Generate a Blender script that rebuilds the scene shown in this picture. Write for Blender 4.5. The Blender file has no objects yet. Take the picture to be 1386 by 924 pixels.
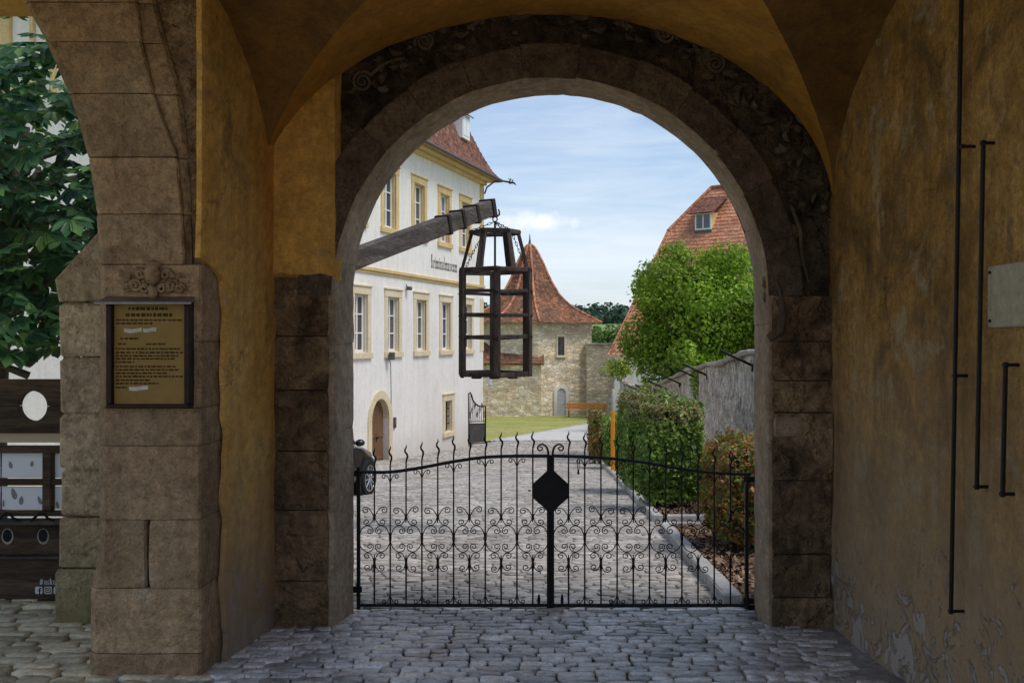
import bpy, math, random
import numpy as np
from mathutils import Vector, Matrix, noise as mnoise
random.seed(7); rng = np.random.default_rng(7)
R = math.radians
scene = bpy.context.scene
COL = scene.collection
CZ = 2.03; F = 1347.0                       # eye height over the gate sill, lens in photo pixels

def at(u, v, d):                            # measured spot on the photo -> place at distance d
    return Vector(((u-693)/F*d, d, CZ+(458-v)/F*d))
_gp = [(-1500,-2.0),(-40,0.3),(-12,-1.05),(0,-1.65),(7.54,-2.027),(18.5,-2.9),(36,-4.45),(50,-5.2),(71,-5.5),(100,-6.2),(150,-11),(220,-17),(300,-11),(380,1),(430,6),(480,7),(600,6),(3000,6)]
_gx = np.array([p[0] for p in _gp], float); _gz = np.array([p[1] for p in _gp], float)
def G(d):                                   # ground height at distance d (scalar or array), slightly smoothed
    d = np.asarray(d, float); w = 0.6
    r = (np.interp(d-w,_gx,_gz)+2*np.interp(d,_gx,_gz)+np.interp(d+w,_gx,_gz))/4 + CZ
    return float(r) if r.ndim == 0 else r
def fn(x, y, z, s=1.0): return mnoise.noise(Vector((x*s, y*s, z*s)))

# ------------------------------------------------------------------ mesh building
class MB:
    def __init__(s): s.v=[]; s.f=[]; s.m=[]; s.mi=0
    def add(s, vs, fs):
        b=len(s.v); s.v.extend([tuple(p) for p in vs]); s.f.extend([tuple(b+i for i in f) for f in fs]); s.m.extend([s.mi]*len(fs)); return s
    def box(s, c, d, rz=0.0, mat=None):
        x,y,z=d[0]/2,d[1]/2,d[2]/2
        vs=[Vector((i*x,j*y,k*z)) for k in(-1,1) for j in(-1,1) for i in(-1,1)]
        Q=(mat if mat else Matrix.Rotation(rz,3,'Z')); c=Vector(c)
        return s.add([c+Q@p for p in vs],[(0,2,3,1),(4,5,7,6),(0,1,5,4),(2,6,7,3),(0,4,6,2),(1,3,7,5)])
    def bbox(s, c, d, b=0.01, rz=0.0, mat=None, jit=0.0):        # bevelled box
        x,y,z=d[0]/2,d[1]/2,d[2]/2; b=min(b,x*.45,y*.45,z*.45); L=[]
        for (zz,ins) in ((-z,b),(-z+b,0),(z-b,0),(z,b)):
            X,Y=x-ins,y-ins; c2=b if ins==0 else b*.6
            L.append([(-X+c2,-Y),(X-c2,-Y),(X,-Y+c2),(X,Y-c2),(X-c2,Y),(-X+c2,Y),(-X,Y-c2),(-X,-Y+c2)]+[zz])
        Q=(mat if mat else Matrix.Rotation(rz,3,'Z')); c=Vector(c); vs=[]
        for l in L:
            for p in l[:8]: vs.append(c+Q@Vector((p[0]+random.uniform(-jit,jit),p[1]+random.uniform(-jit,jit),l[8]+random.uniform(-jit,jit))))
        fs=[tuple(range(7,-1,-1)),tuple(range(24,32))]
        for k in range(3):
            for i in range(8): fs.append((k*8+i,k*8+(i+1)%8,(k+1)*8+(i+1)%8,(k+1)*8+i))
        return s.add(vs,fs)
    def loft(s, rings, closed=True, caps=True):
        n=len(rings[0]); vs=[p for r in rings for p in r]; fs=[]
        for k in range(len(rings)-1):
            for i in range(n if closed else n-1):
                j=(i+1)%n; fs.append((k*n+i,k*n+j,(k+1)*n+j,(k+1)*n+i))
        if caps and closed: fs.append(tuple(range(n-1,-1,-1))); fs.append(tuple(range((len(rings)-1)*n,len(rings)*n)))
        return s.add(vs,fs)
    def tube(s, pts, r, n=6, caps=True, up=None, flat=None):
        pts=[Vector(p) for p in pts]; N=len(pts); rr=r if hasattr(r,'__len__') else [r]*N; rings=[]; pn=None
        for i in range(N):
            t=(pts[min(i+1,N-1)]-pts[max(i-1,0)]); t=t.normalized() if t.length>1e-9 else Vector((0,0,1))
            if pn is None:
                a=Vector(up) if up else (Vector((0,1,0)) if abs(t.y)<.9 else Vector((1,0,0)))
                pn=(a-t*a.dot(t)).normalized()
            else: pn=(pn-t*pn.dot(t)).normalized()
            bn=t.cross(pn); fa=flat if flat else 1.0
            rings.append([pts[i]+(pn*math.cos(2*math.pi*(k+.5)/n)*fa+bn*math.sin(2*math.pi*(k+.5)/n))*rr[i] for k in range(n)])
        return s.loft(rings,True,caps)
    def prism(s, poly, fmap, h0, h1, b=0.0):                     # poly in 2-D, fmap(p,q,h)->3-D, bevelled ends
        cx=sum(p[0] for p in poly)/len(poly); cy=sum(p[1] for p in poly)/len(poly)
        def ins(k):
            if k==0: return poly
            out=[]
            for p in poly:
                dx,dy=p[0]-cx,p[1]-cy; l=math.hypot(dx,dy) or 1; q=max(.2,1-k*1.35/l); out.append((cx+dx*q,cy+dy*q))
            return out
        sg=1 if h1>h0 else -1
        lay=[(poly,h0),(poly,h1)] if b<=0 else [(ins(b),h0),(poly,h0+sg*b),(poly,h1-sg*b),(ins(b),h1)]
        return s.loft([[fmap(p[0],p[1],h) for p in pl] for pl,h in lay])
    def grid(s, f, nu, nv):
        vs=[f(i/nu,j/nv) for j in range(nv+1) for i in range(nu+1)]
        return s.add(vs,[(j*(nu+1)+i,j*(nu+1)+i+1,(j+1)*(nu+1)+i+1,(j+1)*(nu+1)+i) for j in range(nv) for i in range(nu)])
    def lathe(s, prof, c, n=16, ang0=0, verts=None):             # prof: (r,z)
        c=Vector(c); A=verts if verts else [ang0+2*math.pi*k/n for k in range(n)]
        return s.loft([[c+Vector((r*math.sin(a),-r*math.cos(a),z)) for a in A] for r,z in prof])
    def sphere(s, c, r, nu=10, nv=6, sc=(1,1,1), jit=0):
        c=Vector(c); rings=[]
        for j in range(nv+1):
            t=math.pi*(j/nv); rr=max(math.sin(t),.02)
            rings.append([c+Vector((math.cos(2*math.pi*i/nu)*rr*sc[0],math.sin(2*math.pi*i/nu)*rr*sc[1],-math.cos(t)*sc[2]))*(r*(1+random.uniform(-jit,jit))) for i in range(nu)])
        return s.loft(rings)
    def build(s, name, mats, parent=None, smooth=False, auto=None):
        me=bpy.data.meshes.new(name); me.from_pydata(s.v,[],s.f); 
        mats=mats if isinstance(mats,(list,tuple)) else [mats]
        for m in mats: me.materials.append(m)
        if len(mats)>1: me.polygons.foreach_set('material_index',s.m)
        if smooth or auto: 
            me.polygons.foreach_set('use_smooth',[True]*len(me.polygons))
            if auto: me.set_sharp_from_angle(angle=R(auto))
        me.update(); me.validate()
        o=bpy.data.objects.new(name,me); COL.objects.link(o)
        if parent: o.parent=parent; o.matrix_parent_inverse=parent_inv(parent)
        return o
def parent_inv(p):
    if p.type!='EMPTY': return Matrix.Identity(4)          # every mesh keeps world coordinates
    return (Matrix.Translation(p.location)@Matrix.Rotation(p.rotation_euler.z,4,'Z')).inverted()
def dens(q,s):
    """closed outline with extra points every s"""
    out=[]
    for i in range(len(q)):
        p,r_=q[i],q[(i+1)%len(q)]; n=max(1,int(math.dist(p,r_)/s)); out+=[tuple(p[k]+(r_[k]-p[k])*j/n for k in range(len(p))) for j in range(n)]
    return out
def np_mesh(name, V, faces_per, mat, parent=None, smooth=False):
    """V: (N,k,3) islands, faces_per: list of index tuples of one island."""
    N,k,_=V.shape; me=bpy.data.meshes.new(name)
    loops=[];starts=[];tot=0
    base=np.arange(N)[:,None]*k
    fl=np.concatenate([np.array(f) for f in faces_per]); ln=np.array([len(f) for f in faces_per])
    L=(base+fl[None,:]).ravel(); tots=np.tile(ln,N); st=np.concatenate([[0],np.cumsum(tots)[:-1]])
    me.vertices.add(N*k); me.vertices.foreach_set('co',V.astype(np.float32).ravel())
    me.loops.add(len(L)); me.loops.foreach_set('vertex_index',L.astype(np.int32))
    me.polygons.add(len(tots)); me.polygons.foreach_set('loop_start',st.astype(np.int32)); me.polygons.foreach_set('loop_total',tots.astype(np.int32))
    me.materials.append(mat)
    if smooth: me.polygons.foreach_set('use_smooth',np.ones(len(tots),bool))
    me.update(calc_edges=True); me.validate()
    o=bpy.data.objects.new(name,me); COL.objects.link(o)
    if parent: o.parent=parent; o.matrix_parent_inverse=parent_inv(parent)
    return o
def thing(name, label, cat, loc=(0,0,0), rz=0, group=None):
    o=bpy.data.objects.new(name,None); COL.objects.link(o); o.location=loc; o.rotation_euler=(0,0,rz); o.empty_display_size=.2
    o['label']=label; o['category']=cat
    if group: o['group']=group
    return o
def tag(o,label,cat,group=None):
    o['label']=label; o['category']=cat
    if group: o['group']=group
    return o
def struct(o, kind='structure', label=None):
    o['kind']=kind
    if label: o['label']=label
    return o

# ------------------------------------------------------------------ materials
def _nodes(name):
    m=bpy.data.materials.new(name); m.use_nodes=True; nt=m.node_tree; nt.nodes.clear()
    out=nt.nodes.new('ShaderNodeOutputMaterial'); b=nt.nodes.new('ShaderNodeBsdfPrincipled'); nt.links.new(b.outputs[0],out.inputs[0])
    return m,nt,b,out
def N(nt,t,**k):
    n=nt.nodes.new(t)
    for a,b in k.items():
        if a[0]=='_': n.inputs[a[1:]].default_value=b
        else: setattr(n,a,b)
    return n
def ramp(nt,src,stops):
    r=N(nt,'ShaderNodeValToRGB'); e=r.color_ramp.elements
    while len(e)<len(stops): e.new(.5)
    for i,(p,c) in enumerate(stops): e[i].position=p; e[i].color=(*c,1) if len(c)==3 else c
    nt.links.new(src,r.inputs[0]); return r.outputs[0]
def grey(a): return (a,a,a)
def mul(nt,a,b,f=1.0,mode='MULTIPLY'):
    x=N(nt,'ShaderNodeMix',data_type='RGBA',blend_type=mode); 
    if hasattr(f,'node'): nt.links.new(f,x.inputs[0])
    else: x.inputs[0].default_value=f
    for s_,i in((a,6),(b,7)):
        if hasattr(s_,'node'): nt.links.new(s_,x.inputs[i])
        else: x.inputs[i].default_value=(*s_,1)
    return x.outputs[2]
def math_(nt,op,a,b=None,clamp=False):
    x=N(nt,'ShaderNodeMath',operation=op,use_clamp=clamp)
    for s_,i in((a,0),(b,1)):
        if s_ is None: continue
        if hasattr(s_,'node'): nt.links.new(s_,x.inputs[i])
        else: x.inputs[i].default_value=s_
    return x.outputs[0]
def noise_(nt,vec,scale,detail=6,rough=.6,dist=0):
    n=N(nt,'ShaderNodeTexNoise',_Scale=scale,_Detail=detail,_Roughness=rough,_Distortion=dist); nt.links.new(vec,n.inputs['Vector']); return n.outputs['Fac']
def vscale(nt,vec,s):
    m=N(nt,'ShaderNodeMapping'); m.inputs['Scale'].default_value=s; nt.links.new(vec,m.inputs['Vector']); return m.outputs[0]
def mat(name, cols, scale=2.0, rough=.85, bump=.3, bscale=25, bdist=.02, island=0.0, fine=.25, stretch=None, patches=None, dirt=None, pits=0.0, metal=0.0, spec=.3, patch_scale=1.5, rvar=0.0, zrows=None, cells=None, speck=0.0, speck_scale=1.0, streak=0.0, cracks=None, peel=None):
    m,nt,b,out=_nodes(name); g=N(nt,'ShaderNodeNewGeometry'); P=g.outputs['Position']
    if stretch: P=vscale(nt,P,stretch)
    n=len(cols); stops=[(.28+.44*i/max(1,n-1),c) for i,c in enumerate(cols)]
    c=ramp(nt,noise_(nt,P,scale,8,.62,.4),stops)
    f2=noise_(nt,P,bscale*.6,6,.7); c=mul(nt,c,ramp(nt,f2,[(.3,grey(1-fine)),(.7,grey(1+fine))]))
    if patches:
        for (pc,lo,hi,sc) in patches:
            c=mul(nt,c,pc,ramp(nt,noise_(nt,P,sc,7,.65,.6),[(lo,(0,0,0)),(hi,(1,1,1))]),'MIX')
    if island: c=mul(nt,c,ramp(nt,g.outputs['Random Per Island'],[(0,grey(1-island)),(1,grey(1+island))]))
    sx=N(nt,'ShaderNodeSeparateXYZ'); nt.links.new(g.outputs['Position'],sx.inputs[0])
    vd=None
    if cells:                                 # rubble masonry: (scale xyz, tint, mortar colour, joint width)
        Pd=N(nt,'ShaderNodeVectorMath',operation='ADD'); nz=N(nt,'ShaderNodeTexNoise',_Scale=3.0,_Detail=3); nt.links.new(P,nz.inputs['Vector']); nm=N(nt,'ShaderNodeVectorMath',operation='SCALE'); nm.inputs[3].default_value=.14; nt.links.new(nz.outputs['Color'],nm.inputs[0]); nt.links.new(P,Pd.inputs[0]); nt.links.new(nm.outputs[0],Pd.inputs[1])
        Pv=vscale(nt,Pd.outputs[0],cells[0]); v1=N(nt,'ShaderNodeTexVoronoi',_Scale=1.0,_Randomness=.85); nt.links.new(Pv,v1.inputs['Vector']); v2=N(nt,'ShaderNodeTexVoronoi',feature='DISTANCE_TO_EDGE',_Scale=1.0,_Randomness=.85); nt.links.new(Pv,v2.inputs['Vector'])
        sc=N(nt,'ShaderNodeSeparateColor'); nt.links.new(v1.outputs['Color'],sc.inputs[0]); c=mul(nt,c,ramp(nt,sc.outputs[0],[(0,grey(1-cells[1])),(1,grey(1+cells[1]))])); c=mul(nt,c,(1.12,.98,.82),math_(nt,'MULTIPLY',sc.outputs[1],.6))
        vd=ramp(nt,v2.outputs['Distance'],[(cells[3]*.4,grey(0)),(cells[3],grey(1))]); c=mul(nt,cells[2],c,vd,'MIX')
    if streak:
        c=mul(nt,c,ramp(nt,noise_(nt,vscale(nt,g.outputs['Position'],(2.6,2.6,.22)),1.6,6,.7,.3),[(.3,grey(1-streak)),(.5,grey(1)),(.72,grey(1+streak*.6))]))
    if cracks:                                # (scale, darkness)
        wn=N(nt,'ShaderNodeTexNoise',_Scale=2.5,_Detail=6,_Roughness=.7); nt.links.new(P,wn.inputs['Vector']); ws=N(nt,'ShaderNodeVectorMath',operation='SCALE'); ws.inputs[3].default_value=.5; nt.links.new(wn.outputs['Color'],ws.inputs[0]); wa=N(nt,'ShaderNodeVectorMath',operation='ADD'); nt.links.new(P,wa.inputs[0]); nt.links.new(ws.outputs[0],wa.inputs[1])
        ve=N(nt,'ShaderNodeTexVoronoi',feature='DISTANCE_TO_EDGE',_Scale=cracks[0]); nt.links.new(wa.outputs[0],ve.inputs['Vector'])
        cm=math_(nt,'MULTIPLY',ramp(nt,ve.outputs['Distance'],[(.0,grey(1)),(.012,grey(0))]),ramp(nt,noise_(nt,P,.9,4,.6),[(.5,grey(0)),(.6,grey(1))])); c=mul(nt,c,grey(1-cracks[1]),cm)
    if speck:
        s1=noise_(nt,P,42*speck_scale,4,.75); c=mul(nt,c,ramp(nt,s1,[(.36,grey(1-speck)),(.46,grey(1)),(.58,grey(1)),(.70,grey(1+speck*.9))]))
        s2=noise_(nt,P,13*speck_scale,6,.72,.5); c=mul(nt,c,ramp(nt,s2,[(.34,grey(1-speck*.75)),(.5,grey(1)),(.66,grey(1+speck*.6))]))
    if dirt:                                  # (z0,z1,colour at the foot)
        mr=N(nt,'ShaderNodeMapRange'); mr.inputs[1].default_value=dirt[0]; mr.inputs[2].default_value=dirt[1]; mr.inputs[3].default_value=1; mr.inputs[4].default_value=0
        za=math_(nt,'ADD',sx.outputs['Z'],math_(nt,'MULTIPLY',math_(nt,'SUBTRACT',noise_(nt,P,2.2,6,.7),.5),dirt[3] if len(dirt)>3 else .8))
        nt.links.new(za,mr.inputs[0]); c=mul(nt,c,dirt[2],mr.outputs[0],'MIX')
    pm=None
    if peel:                                  # flaked patches near the ground: (z0,z1,colour,scale)
        mr2=N(nt,'ShaderNodeMapRange'); mr2.inputs[1].default_value=peel[0]; mr2.inputs[2].default_value=peel[1]; mr2.inputs[3].default_value=.13; mr2.inputs[4].default_value=-.22; nt.links.new(sx.outputs['Z'],mr2.inputs[0])
        pm=ramp(nt,math_(nt,'ADD',noise_(nt,P,peel[3],9,.68,.8),mr2.outputs[0]),[(.60,grey(0)),(.625,grey(1))]); c=mul(nt,c,mul(nt,peel[2],c,.25,'MIX'),pm,'MIX')
    nt.links.new(c,b.inputs['Base Color'])
    h=noise_(nt,P,bscale,8,.68)
    if pm: h=math_(nt,'SUBTRACT',h,math_(nt,'MULTIPLY',pm,.5))
    if pits:
        h2=ramp(nt,noise_(nt,P,bscale*.35,5,.6),[(.42,grey(0)),(.55,grey(1))]); h=math_(nt,'ADD',h,math_(nt,'MULTIPLY',h2,pits))
    if vd: h=math_(nt,'ADD',h,math_(nt,'MULTIPLY',vd,.8))
    if zrows:
        w=math_(nt,'FRACT',math_(nt,'DIVIDE',sx.outputs['Z'],zrows)); h=math_(nt,'ADD',h,math_(nt,'MULTIPLY',w,1.0))
    bp=N(nt,'ShaderNodeBump',_Strength=bump,_Distance=bdist); nt.links.new(h,bp.inputs['Height']); nt.links.new(bp.outputs[0],b.inputs['Normal'])
    if rvar: nt.links.new(math_(nt,'ADD',math_(nt,'MULTIPLY',f2,rvar),rough-rvar*.5,True),b.inputs['Roughness'])
    else: b.inputs['Roughness'].default_value=rough
    b.inputs['Metallic'].default_value=metal; b.inputs['Specular IOR Level'].default_value=spec
    return m
def leafmat(name, cols, trans=.35, rough=.5, clump=1.2):
    m,nt,b,out=_nodes(name); g=N(nt,'ShaderNodeNewGeometry')
    n=len(cols); c=ramp(nt,g.outputs['Random Per Island'],[(i/max(1,n-1),k) for i,k in enumerate(cols)])
    c=mul(nt,c,ramp(nt,noise_(nt,g.outputs['Position'],clump,3,.5),[(.3,grey(.6)),(.7,grey(1.35))]))
    nt.links.new(c,b.inputs['Base Color']); b.inputs['Roughness'].default_value=rough; b.inputs['Specular IOR Level'].default_value=.35
    t=N(nt,'ShaderNodeBsdfTranslucent'); nt.links.new(mul(nt,c,(1.0,1.1,.5)),t.inputs[0])
    x=N(nt,'ShaderNodeMixShader'); x.inputs[0].default_value=trans; nt.links.new(b.outputs[0],x.inputs[1]); nt.links.new(t.outputs[0],x.inputs[2]); nt.links.new(x.outputs[0],out.inputs[0])
    return m
def plain(name,c,rough=.5,metal=0,spec=.5,emit=None):
    m,nt,b,out=_nodes(name); b.inputs['Base Color'].default_value=(*c,1); b.inputs['Roughness'].default_value=rough; b.inputs['Metallic'].default_value=metal; b.inputs['Specular IOR Level'].default_value=spec
    return m
def tilemat(name,cols,tile=(.18,.14),moss=None,rough=.8):
    """roof tiles: one tint per tile from a voronoi over the tile lattice, courses are real steps in the mesh"""
    m,nt,b,out=_nodes(name); g=N(nt,'ShaderNodeNewGeometry'); P=g.outputs['Position']
    v=N(nt,'ShaderNodeTexVoronoi',_Scale=1.0,_Randomness=.55); nt.links.new(vscale(nt,P,(1/tile[0],1/tile[0],1/tile[1])),v.inputs['Vector'])
    sc=N(nt,'ShaderNodeSeparateColor'); nt.links.new(v.outputs['Color'],sc.inputs[0])
    n=len(cols); c=ramp(nt,sc.outputs[0],[(i/max(1,n-1),k) for i,k in enumerate(cols)])
    c=mul(nt,c,ramp(nt,noise_(nt,P,.5,6,.65),[(.3,grey(.65)),(.7,grey(1.25))]))
    c=mul(nt,c,ramp(nt,v.outputs['Distance'],[(.35,grey(1)),(.75,grey(.6))]))
    if moss: c=mul(nt,c,moss[0],ramp(nt,noise_(nt,P,moss[1],7,.7),[(moss[2],(0,0,0)),(moss[3],(1,1,1))]),'MIX')
    nt.links.new(c,b.inputs['Base Color']); b.inputs['Roughness'].default_value=rough; b.inputs['Specular IOR Level'].default_value=.2
    bp=N(nt,'ShaderNodeBump',_Strength=.5,_Distance=.03); nt.links.new(v.outputs['Distance'],bp.inputs['Height']); nt.links.new(bp.outputs[0],b.inputs['Normal'])
    return m

MT={}
MT['plaster']=mat('ochre_plaster',[(.50,.265,.055),(.67,.38,.095),(.73,.47,.16)],.9,.9,.6,14,.03,fine=.22,patches=[((.25,.155,.07),.56,.74,1.7),((.50,.38,.23),.62,.70,3.0)],dirt=(.1,1.5,(.34,.25,.165),.9),speck=.25,speck_scale=1.3,streak=.3,cracks=(1.3,.5),peel=(.1,1.3,(.36,.30,.24),5.0))
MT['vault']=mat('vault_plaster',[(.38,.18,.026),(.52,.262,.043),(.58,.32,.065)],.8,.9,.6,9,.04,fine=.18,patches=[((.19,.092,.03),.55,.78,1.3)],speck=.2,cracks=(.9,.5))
MT['vault_shade']=mat('shaded_vault_plaster',[(.135,.07,.018),(.20,.105,.026),(.25,.14,.036)],.8,.92,.5,9,.04,fine=.2,patches=[((.07,.038,.016),.5,.75,1.3)],speck=.25,cracks=(.8,.5))  # darker copy of the vault plaster, shade on the side webs painted in
MT['plasterw']=mat('worn_wall_plaster',[(.33,.175,.045),(.51,.285,.08),(.61,.38,.135)],1.0,.92,.9,12,.04,fine=.28,patches=[((.17,.098,.038),.48,.68,1.7),((.50,.36,.20),.55,.63,2.6),((.31,.195,.09),.57,.66,4.5)],dirt=(.1,2.2,(.44,.33,.21),1.8),speck=.36,speck_scale=1.3,streak=.34,cracks=(1.1,.55),peel=(.1,2.0,(.52,.47,.43),5.6))
MT['stone']=mat('pier_stone',[(.24,.150,.078),(.37,.245,.135),(.47,.335,.195)],1.3,.9,.7,18,.04,island=.2,fine=.3,patches=[((.13,.092,.06),.57,.74,1.9),((.46,.37,.25),.62,.72,2.7)],pits=.6,speck=.36,speck_scale=1.7,streak=.15)
MT['carve']=mat('carved_stone',[(.07,.05,.033),(.11,.082,.055),(.165,.125,.087)],6,.9,.7,30,.015,fine=.3,speck=.35,speck_scale=1.5)
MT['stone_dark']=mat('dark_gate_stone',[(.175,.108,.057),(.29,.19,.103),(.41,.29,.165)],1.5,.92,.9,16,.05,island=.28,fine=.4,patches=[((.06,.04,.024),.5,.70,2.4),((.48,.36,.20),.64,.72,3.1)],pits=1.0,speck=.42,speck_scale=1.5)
MT['back_stone']=mat('dark_back_stone',[(.06,.042,.027),(.105,.075,.049),(.165,.12,.08)],1.8,.92,1.0,14,.06,fine=.4,patches=[((.02,.014,.009),.5,.70,2.8)],pits=1.0,speck=.5)  # very dark stone for the core wall face
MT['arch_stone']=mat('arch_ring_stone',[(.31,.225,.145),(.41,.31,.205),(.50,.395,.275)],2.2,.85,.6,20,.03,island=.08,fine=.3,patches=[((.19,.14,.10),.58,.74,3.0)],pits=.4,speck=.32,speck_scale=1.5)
MT['ring_dark']=mat('shaded_ring_stone',[(.08,.057,.038),(.125,.09,.061),(.175,.13,.09)],1.2,.9,.8,16,.04,island=.12,fine=.35,patches=[((.17,.125,.085),.64,.74,2.6)],pits=.6,speck=.45)  # the ring front is unlit, its shade is put into this darker colour
MT['stone_light']=mat('buttress_stone',[(.38,.275,.155),(.54,.405,.245),(.64,.50,.33)],2.0,.9,.8,18,.04,island=.12,fine=.3,patches=[((.21,.145,.08),.6,.75,2.2)],dirt=(-.1,.75,(.19,.175,.06),.5),pits=.7,speck=.38)
MT['mortar']=mat('mortar',[(.07,.055,.04),(.12,.095,.07)],3,.95,.6,30,.02)
MT['cobble']=mat('cobble_stone',[(.38,.37,.36),(.56,.545,.525),(.70,.68,.66)],1.6,.30,.5,34,.010,island=.42,fine=.35,spec=1.0,rvar=.35,patches=[((.26,.205,.145),.56,.72,1.1)],speck=.35)
MT['cobble_out']=mat('road_cobble_stone',[(.30,.27,.24),(.39,.36,.325),(.47,.44,.40)],1.0,.7,.4,26,.012,island=.32,fine=.3,patches=[((.25,.21,.16),.58,.74,.55),((.44,.40,.35),.62,.72,.3)],speck=.25)
MT['cobble_yard']=mat('yard_cobble_stone',[(.44,.385,.25),(.60,.53,.36),(.68,.615,.45)],1.2,.6,.4,26,.012,island=.3,fine=.3,speck=.3)
MT['joint']=mat('cobble_joint_earth',[(.05,.045,.038),(.10,.09,.075),(.13,.115,.09)],4,.95,.6,40,.02)
MT['joint_out']=mat('sandy_joint_earth',[(.14,.125,.10),(.20,.18,.15),(.25,.23,.19)],4,.95,.6,40,.02)
MT['iron']=mat('black_iron',[(.012,.011,.011),(.02,.018,.018)],8,.5,.25,60,.004,metal=.4)
MT['iron_rust']=mat('rusty_iron',[(.018,.014,.012),(.045,.026,.017),(.02,.017,.015)],6,.6,.4,60,.004,metal=.5)
MT['wood_old']=mat('weathered_wood',[(.045,.033,.028),(.10,.08,.068),(.16,.135,.115)],3,.85,.8,18,.02,stretch=(1,1,5),fine=.45,speck=.4)
MT['wood_dark']=mat('dark_cage_wood',[(.022,.015,.012),(.05,.034,.027),(.11,.085,.07)],4,.8,.6,30,.01,stretch=(2,2,.5),fine=.45)
MT['wood_stock']=mat('stocks_wood',[(.03,.02,.013),(.075,.05,.03),(.15,.10,.06)],2.5,.85,.7,20,.02,stretch=(.6,2,5),fine=.45)
MT['white_wall']=mat('white_render',[(.76,.71,.64),(.81,.765,.70),(.84,.80,.745)],.5,.9,.35,18,.01,fine=.06,patches=[((.66,.61,.54),.6,.8,.45)],dirt=(-3.2,-1.4,(.55,.51,.46),.8),streak=.10,speck=.06,speck_scale=.3)
MT['sandstone']=mat('yellow_sandstone',[(.56,.38,.16),(.64,.46,.22),(.70,.53,.28)],1.2,.85,.3,22,.015,fine=.15)
MT['sand_pale']=mat('pale_sandstone',[(.62,.50,.32),(.70,.58,.39),(.75,.64,.46)],1.5,.85,.3,22,.015,fine=.15)
MT['win_white']=plain('white_window_paint',(.78,.78,.76),.5)
MT['glass']=plain('window_glass',(.035,.045,.055),.06,0,.9)
GLASS=[MT['glass'],plain('curtained_glass',(.22,.22,.21),.12,0,.8),plain('dim_glass',(.08,.085,.085),.1,0,.8)]
MT['door_wood']=mat('brown_door_wood',[(.10,.05,.022),(.17,.09,.04),(.22,.125,.06)],5,.6,.4,30,.008,stretch=(3,3,.4),fine=.25)
MT['tile_tower']=tilemat('tower_roof_tiles',[(.10,.05,.033),(.21,.088,.048),(.33,.13,.062),(.44,.20,.10)],(.2,.17),((.12,.085,.055),.7,.46,.66))
MT['tile_red']=tilemat('red_roof_tiles',[(.44,.165,.09),(.58,.235,.125),(.66,.30,.17),(.72,.37,.235)],(.19,.17),((.36,.20,.125),.35,.52,.75))
MT['tile_brown']=tilemat('brown_roof_tiles',[(.11,.045,.03),(.19,.08,.05),(.26,.115,.075),(.33,.16,.11)],(.18,.16),((.12,.09,.07),.6,.55,.75))
MT['rubble']=mat('tower_rubble_stone',[(.66,.51,.34),(.77,.65,.48),(.84,.75,.60)],.8,.92,.9,5,.06,fine=.25,patches=[((.76,.70,.59),.56,.66,1.1),((.48,.35,.21),.64,.77,1.6)],cells=((2.0,2.0,4.2),.25,(.72,.63,.48),.10),speck=.2,speck_scale=.25)
MT['grey_wall']=mat('grey_rough_wall',[(.46,.40,.325),(.66,.595,.51),(.80,.75,.67)],1.4,.95,1.0,7,.09,stretch=(1.3,1.3,1.0),fine=.4,patches=[((.25,.205,.15),.57,.66,2.6)],pits=.8,speck=.5,speck_scale=.35)
MT['coping']=mat('stone_coping',[(.28,.25,.21),(.42,.38,.32)],2,.9,.6,14,.03,island=.2)
MT['kerb']=mat('kerb_stone',[(.36,.35,.33),(.48,.465,.44)],2,.85,.35,25,.01,island=.15)
MT['bark']=mat('bark_mulch',[(.05,.025,.015),(.13,.07,.045),(.24,.15,.10)],14,.95,1.0,40,.03,fine=.5)
MT['bounce_paving']=mat('bounce_light_paving',[(.56,.44,.30),(.66,.54,.38)],1,.9,.3,60,.01)
MT['asphalt']=mat('pale_gravel_path',[(.50,.48,.45),(.60,.58,.55)],1,.9,.3,60,.01)
MT['concrete']=mat('worn_floor_slab',[(.22,.205,.185),(.32,.305,.29),(.42,.40,.39)],2.4,.6,.5,20,.015,fine=.4,rvar=.3,speck=.4,cracks=(2.2,.5))
MT['lawn']=mat('dry_lawn',[(.18,.25,.045),(.36,.36,.10),(.50,.42,.20)],.30,.95,.9,30,.05,stretch=(.35,1.3,1),fine=.4,speck=.35,speck_scale=.15)
MT['meadow']=mat('meadow_ground',[(.17,.24,.075),(.25,.32,.11),(.32,.35,.15)],.03,.95,.3,3,.1)
MT['trunk']=mat('tree_bark',[(.06,.045,.03),(.13,.10,.075)],4,.95,.9,18,.03,stretch=(2,2,.5))
MT['leaf_maple']=leafmat('bright_tree_leaves',[(.10,.19,.016),(.18,.30,.026),(.27,.39,.04),(.37,.48,.075)],.42,clump=.8)
MT['leaf_chest']=leafmat('dark_chestnut_leaves',[(.03,.085,.042),(.05,.125,.06),(.075,.165,.08),(.14,.25,.06)],.35,.3,clump=1.0)
MT['leaf_hedge']=leafmat('green_hedge_leaves',[(.08,.155,.025),(.145,.26,.04),(.23,.35,.06),(.33,.41,.125)],.3,.4,clump=2.5)
MT['leaf_top']=leafmat('browned_hedge_leaves',[(.13,.16,.045),(.24,.20,.08),(.33,.25,.12),(.22,.26,.07)],.25,clump=2.5)
MT['leaf_red']=leafmat('reddish_hedge_leaves',[(.10,.18,.03),(.17,.24,.045),(.30,.20,.06),(.48,.21,.085),(.40,.17,.06)],.3,.45,clump=3)
MT['leaf_lime']=leafmat('lime_ivy_leaves',[(.16,.24,.02),(.27,.36,.04),(.36,.42,.07)],.35,clump=2)
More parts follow.
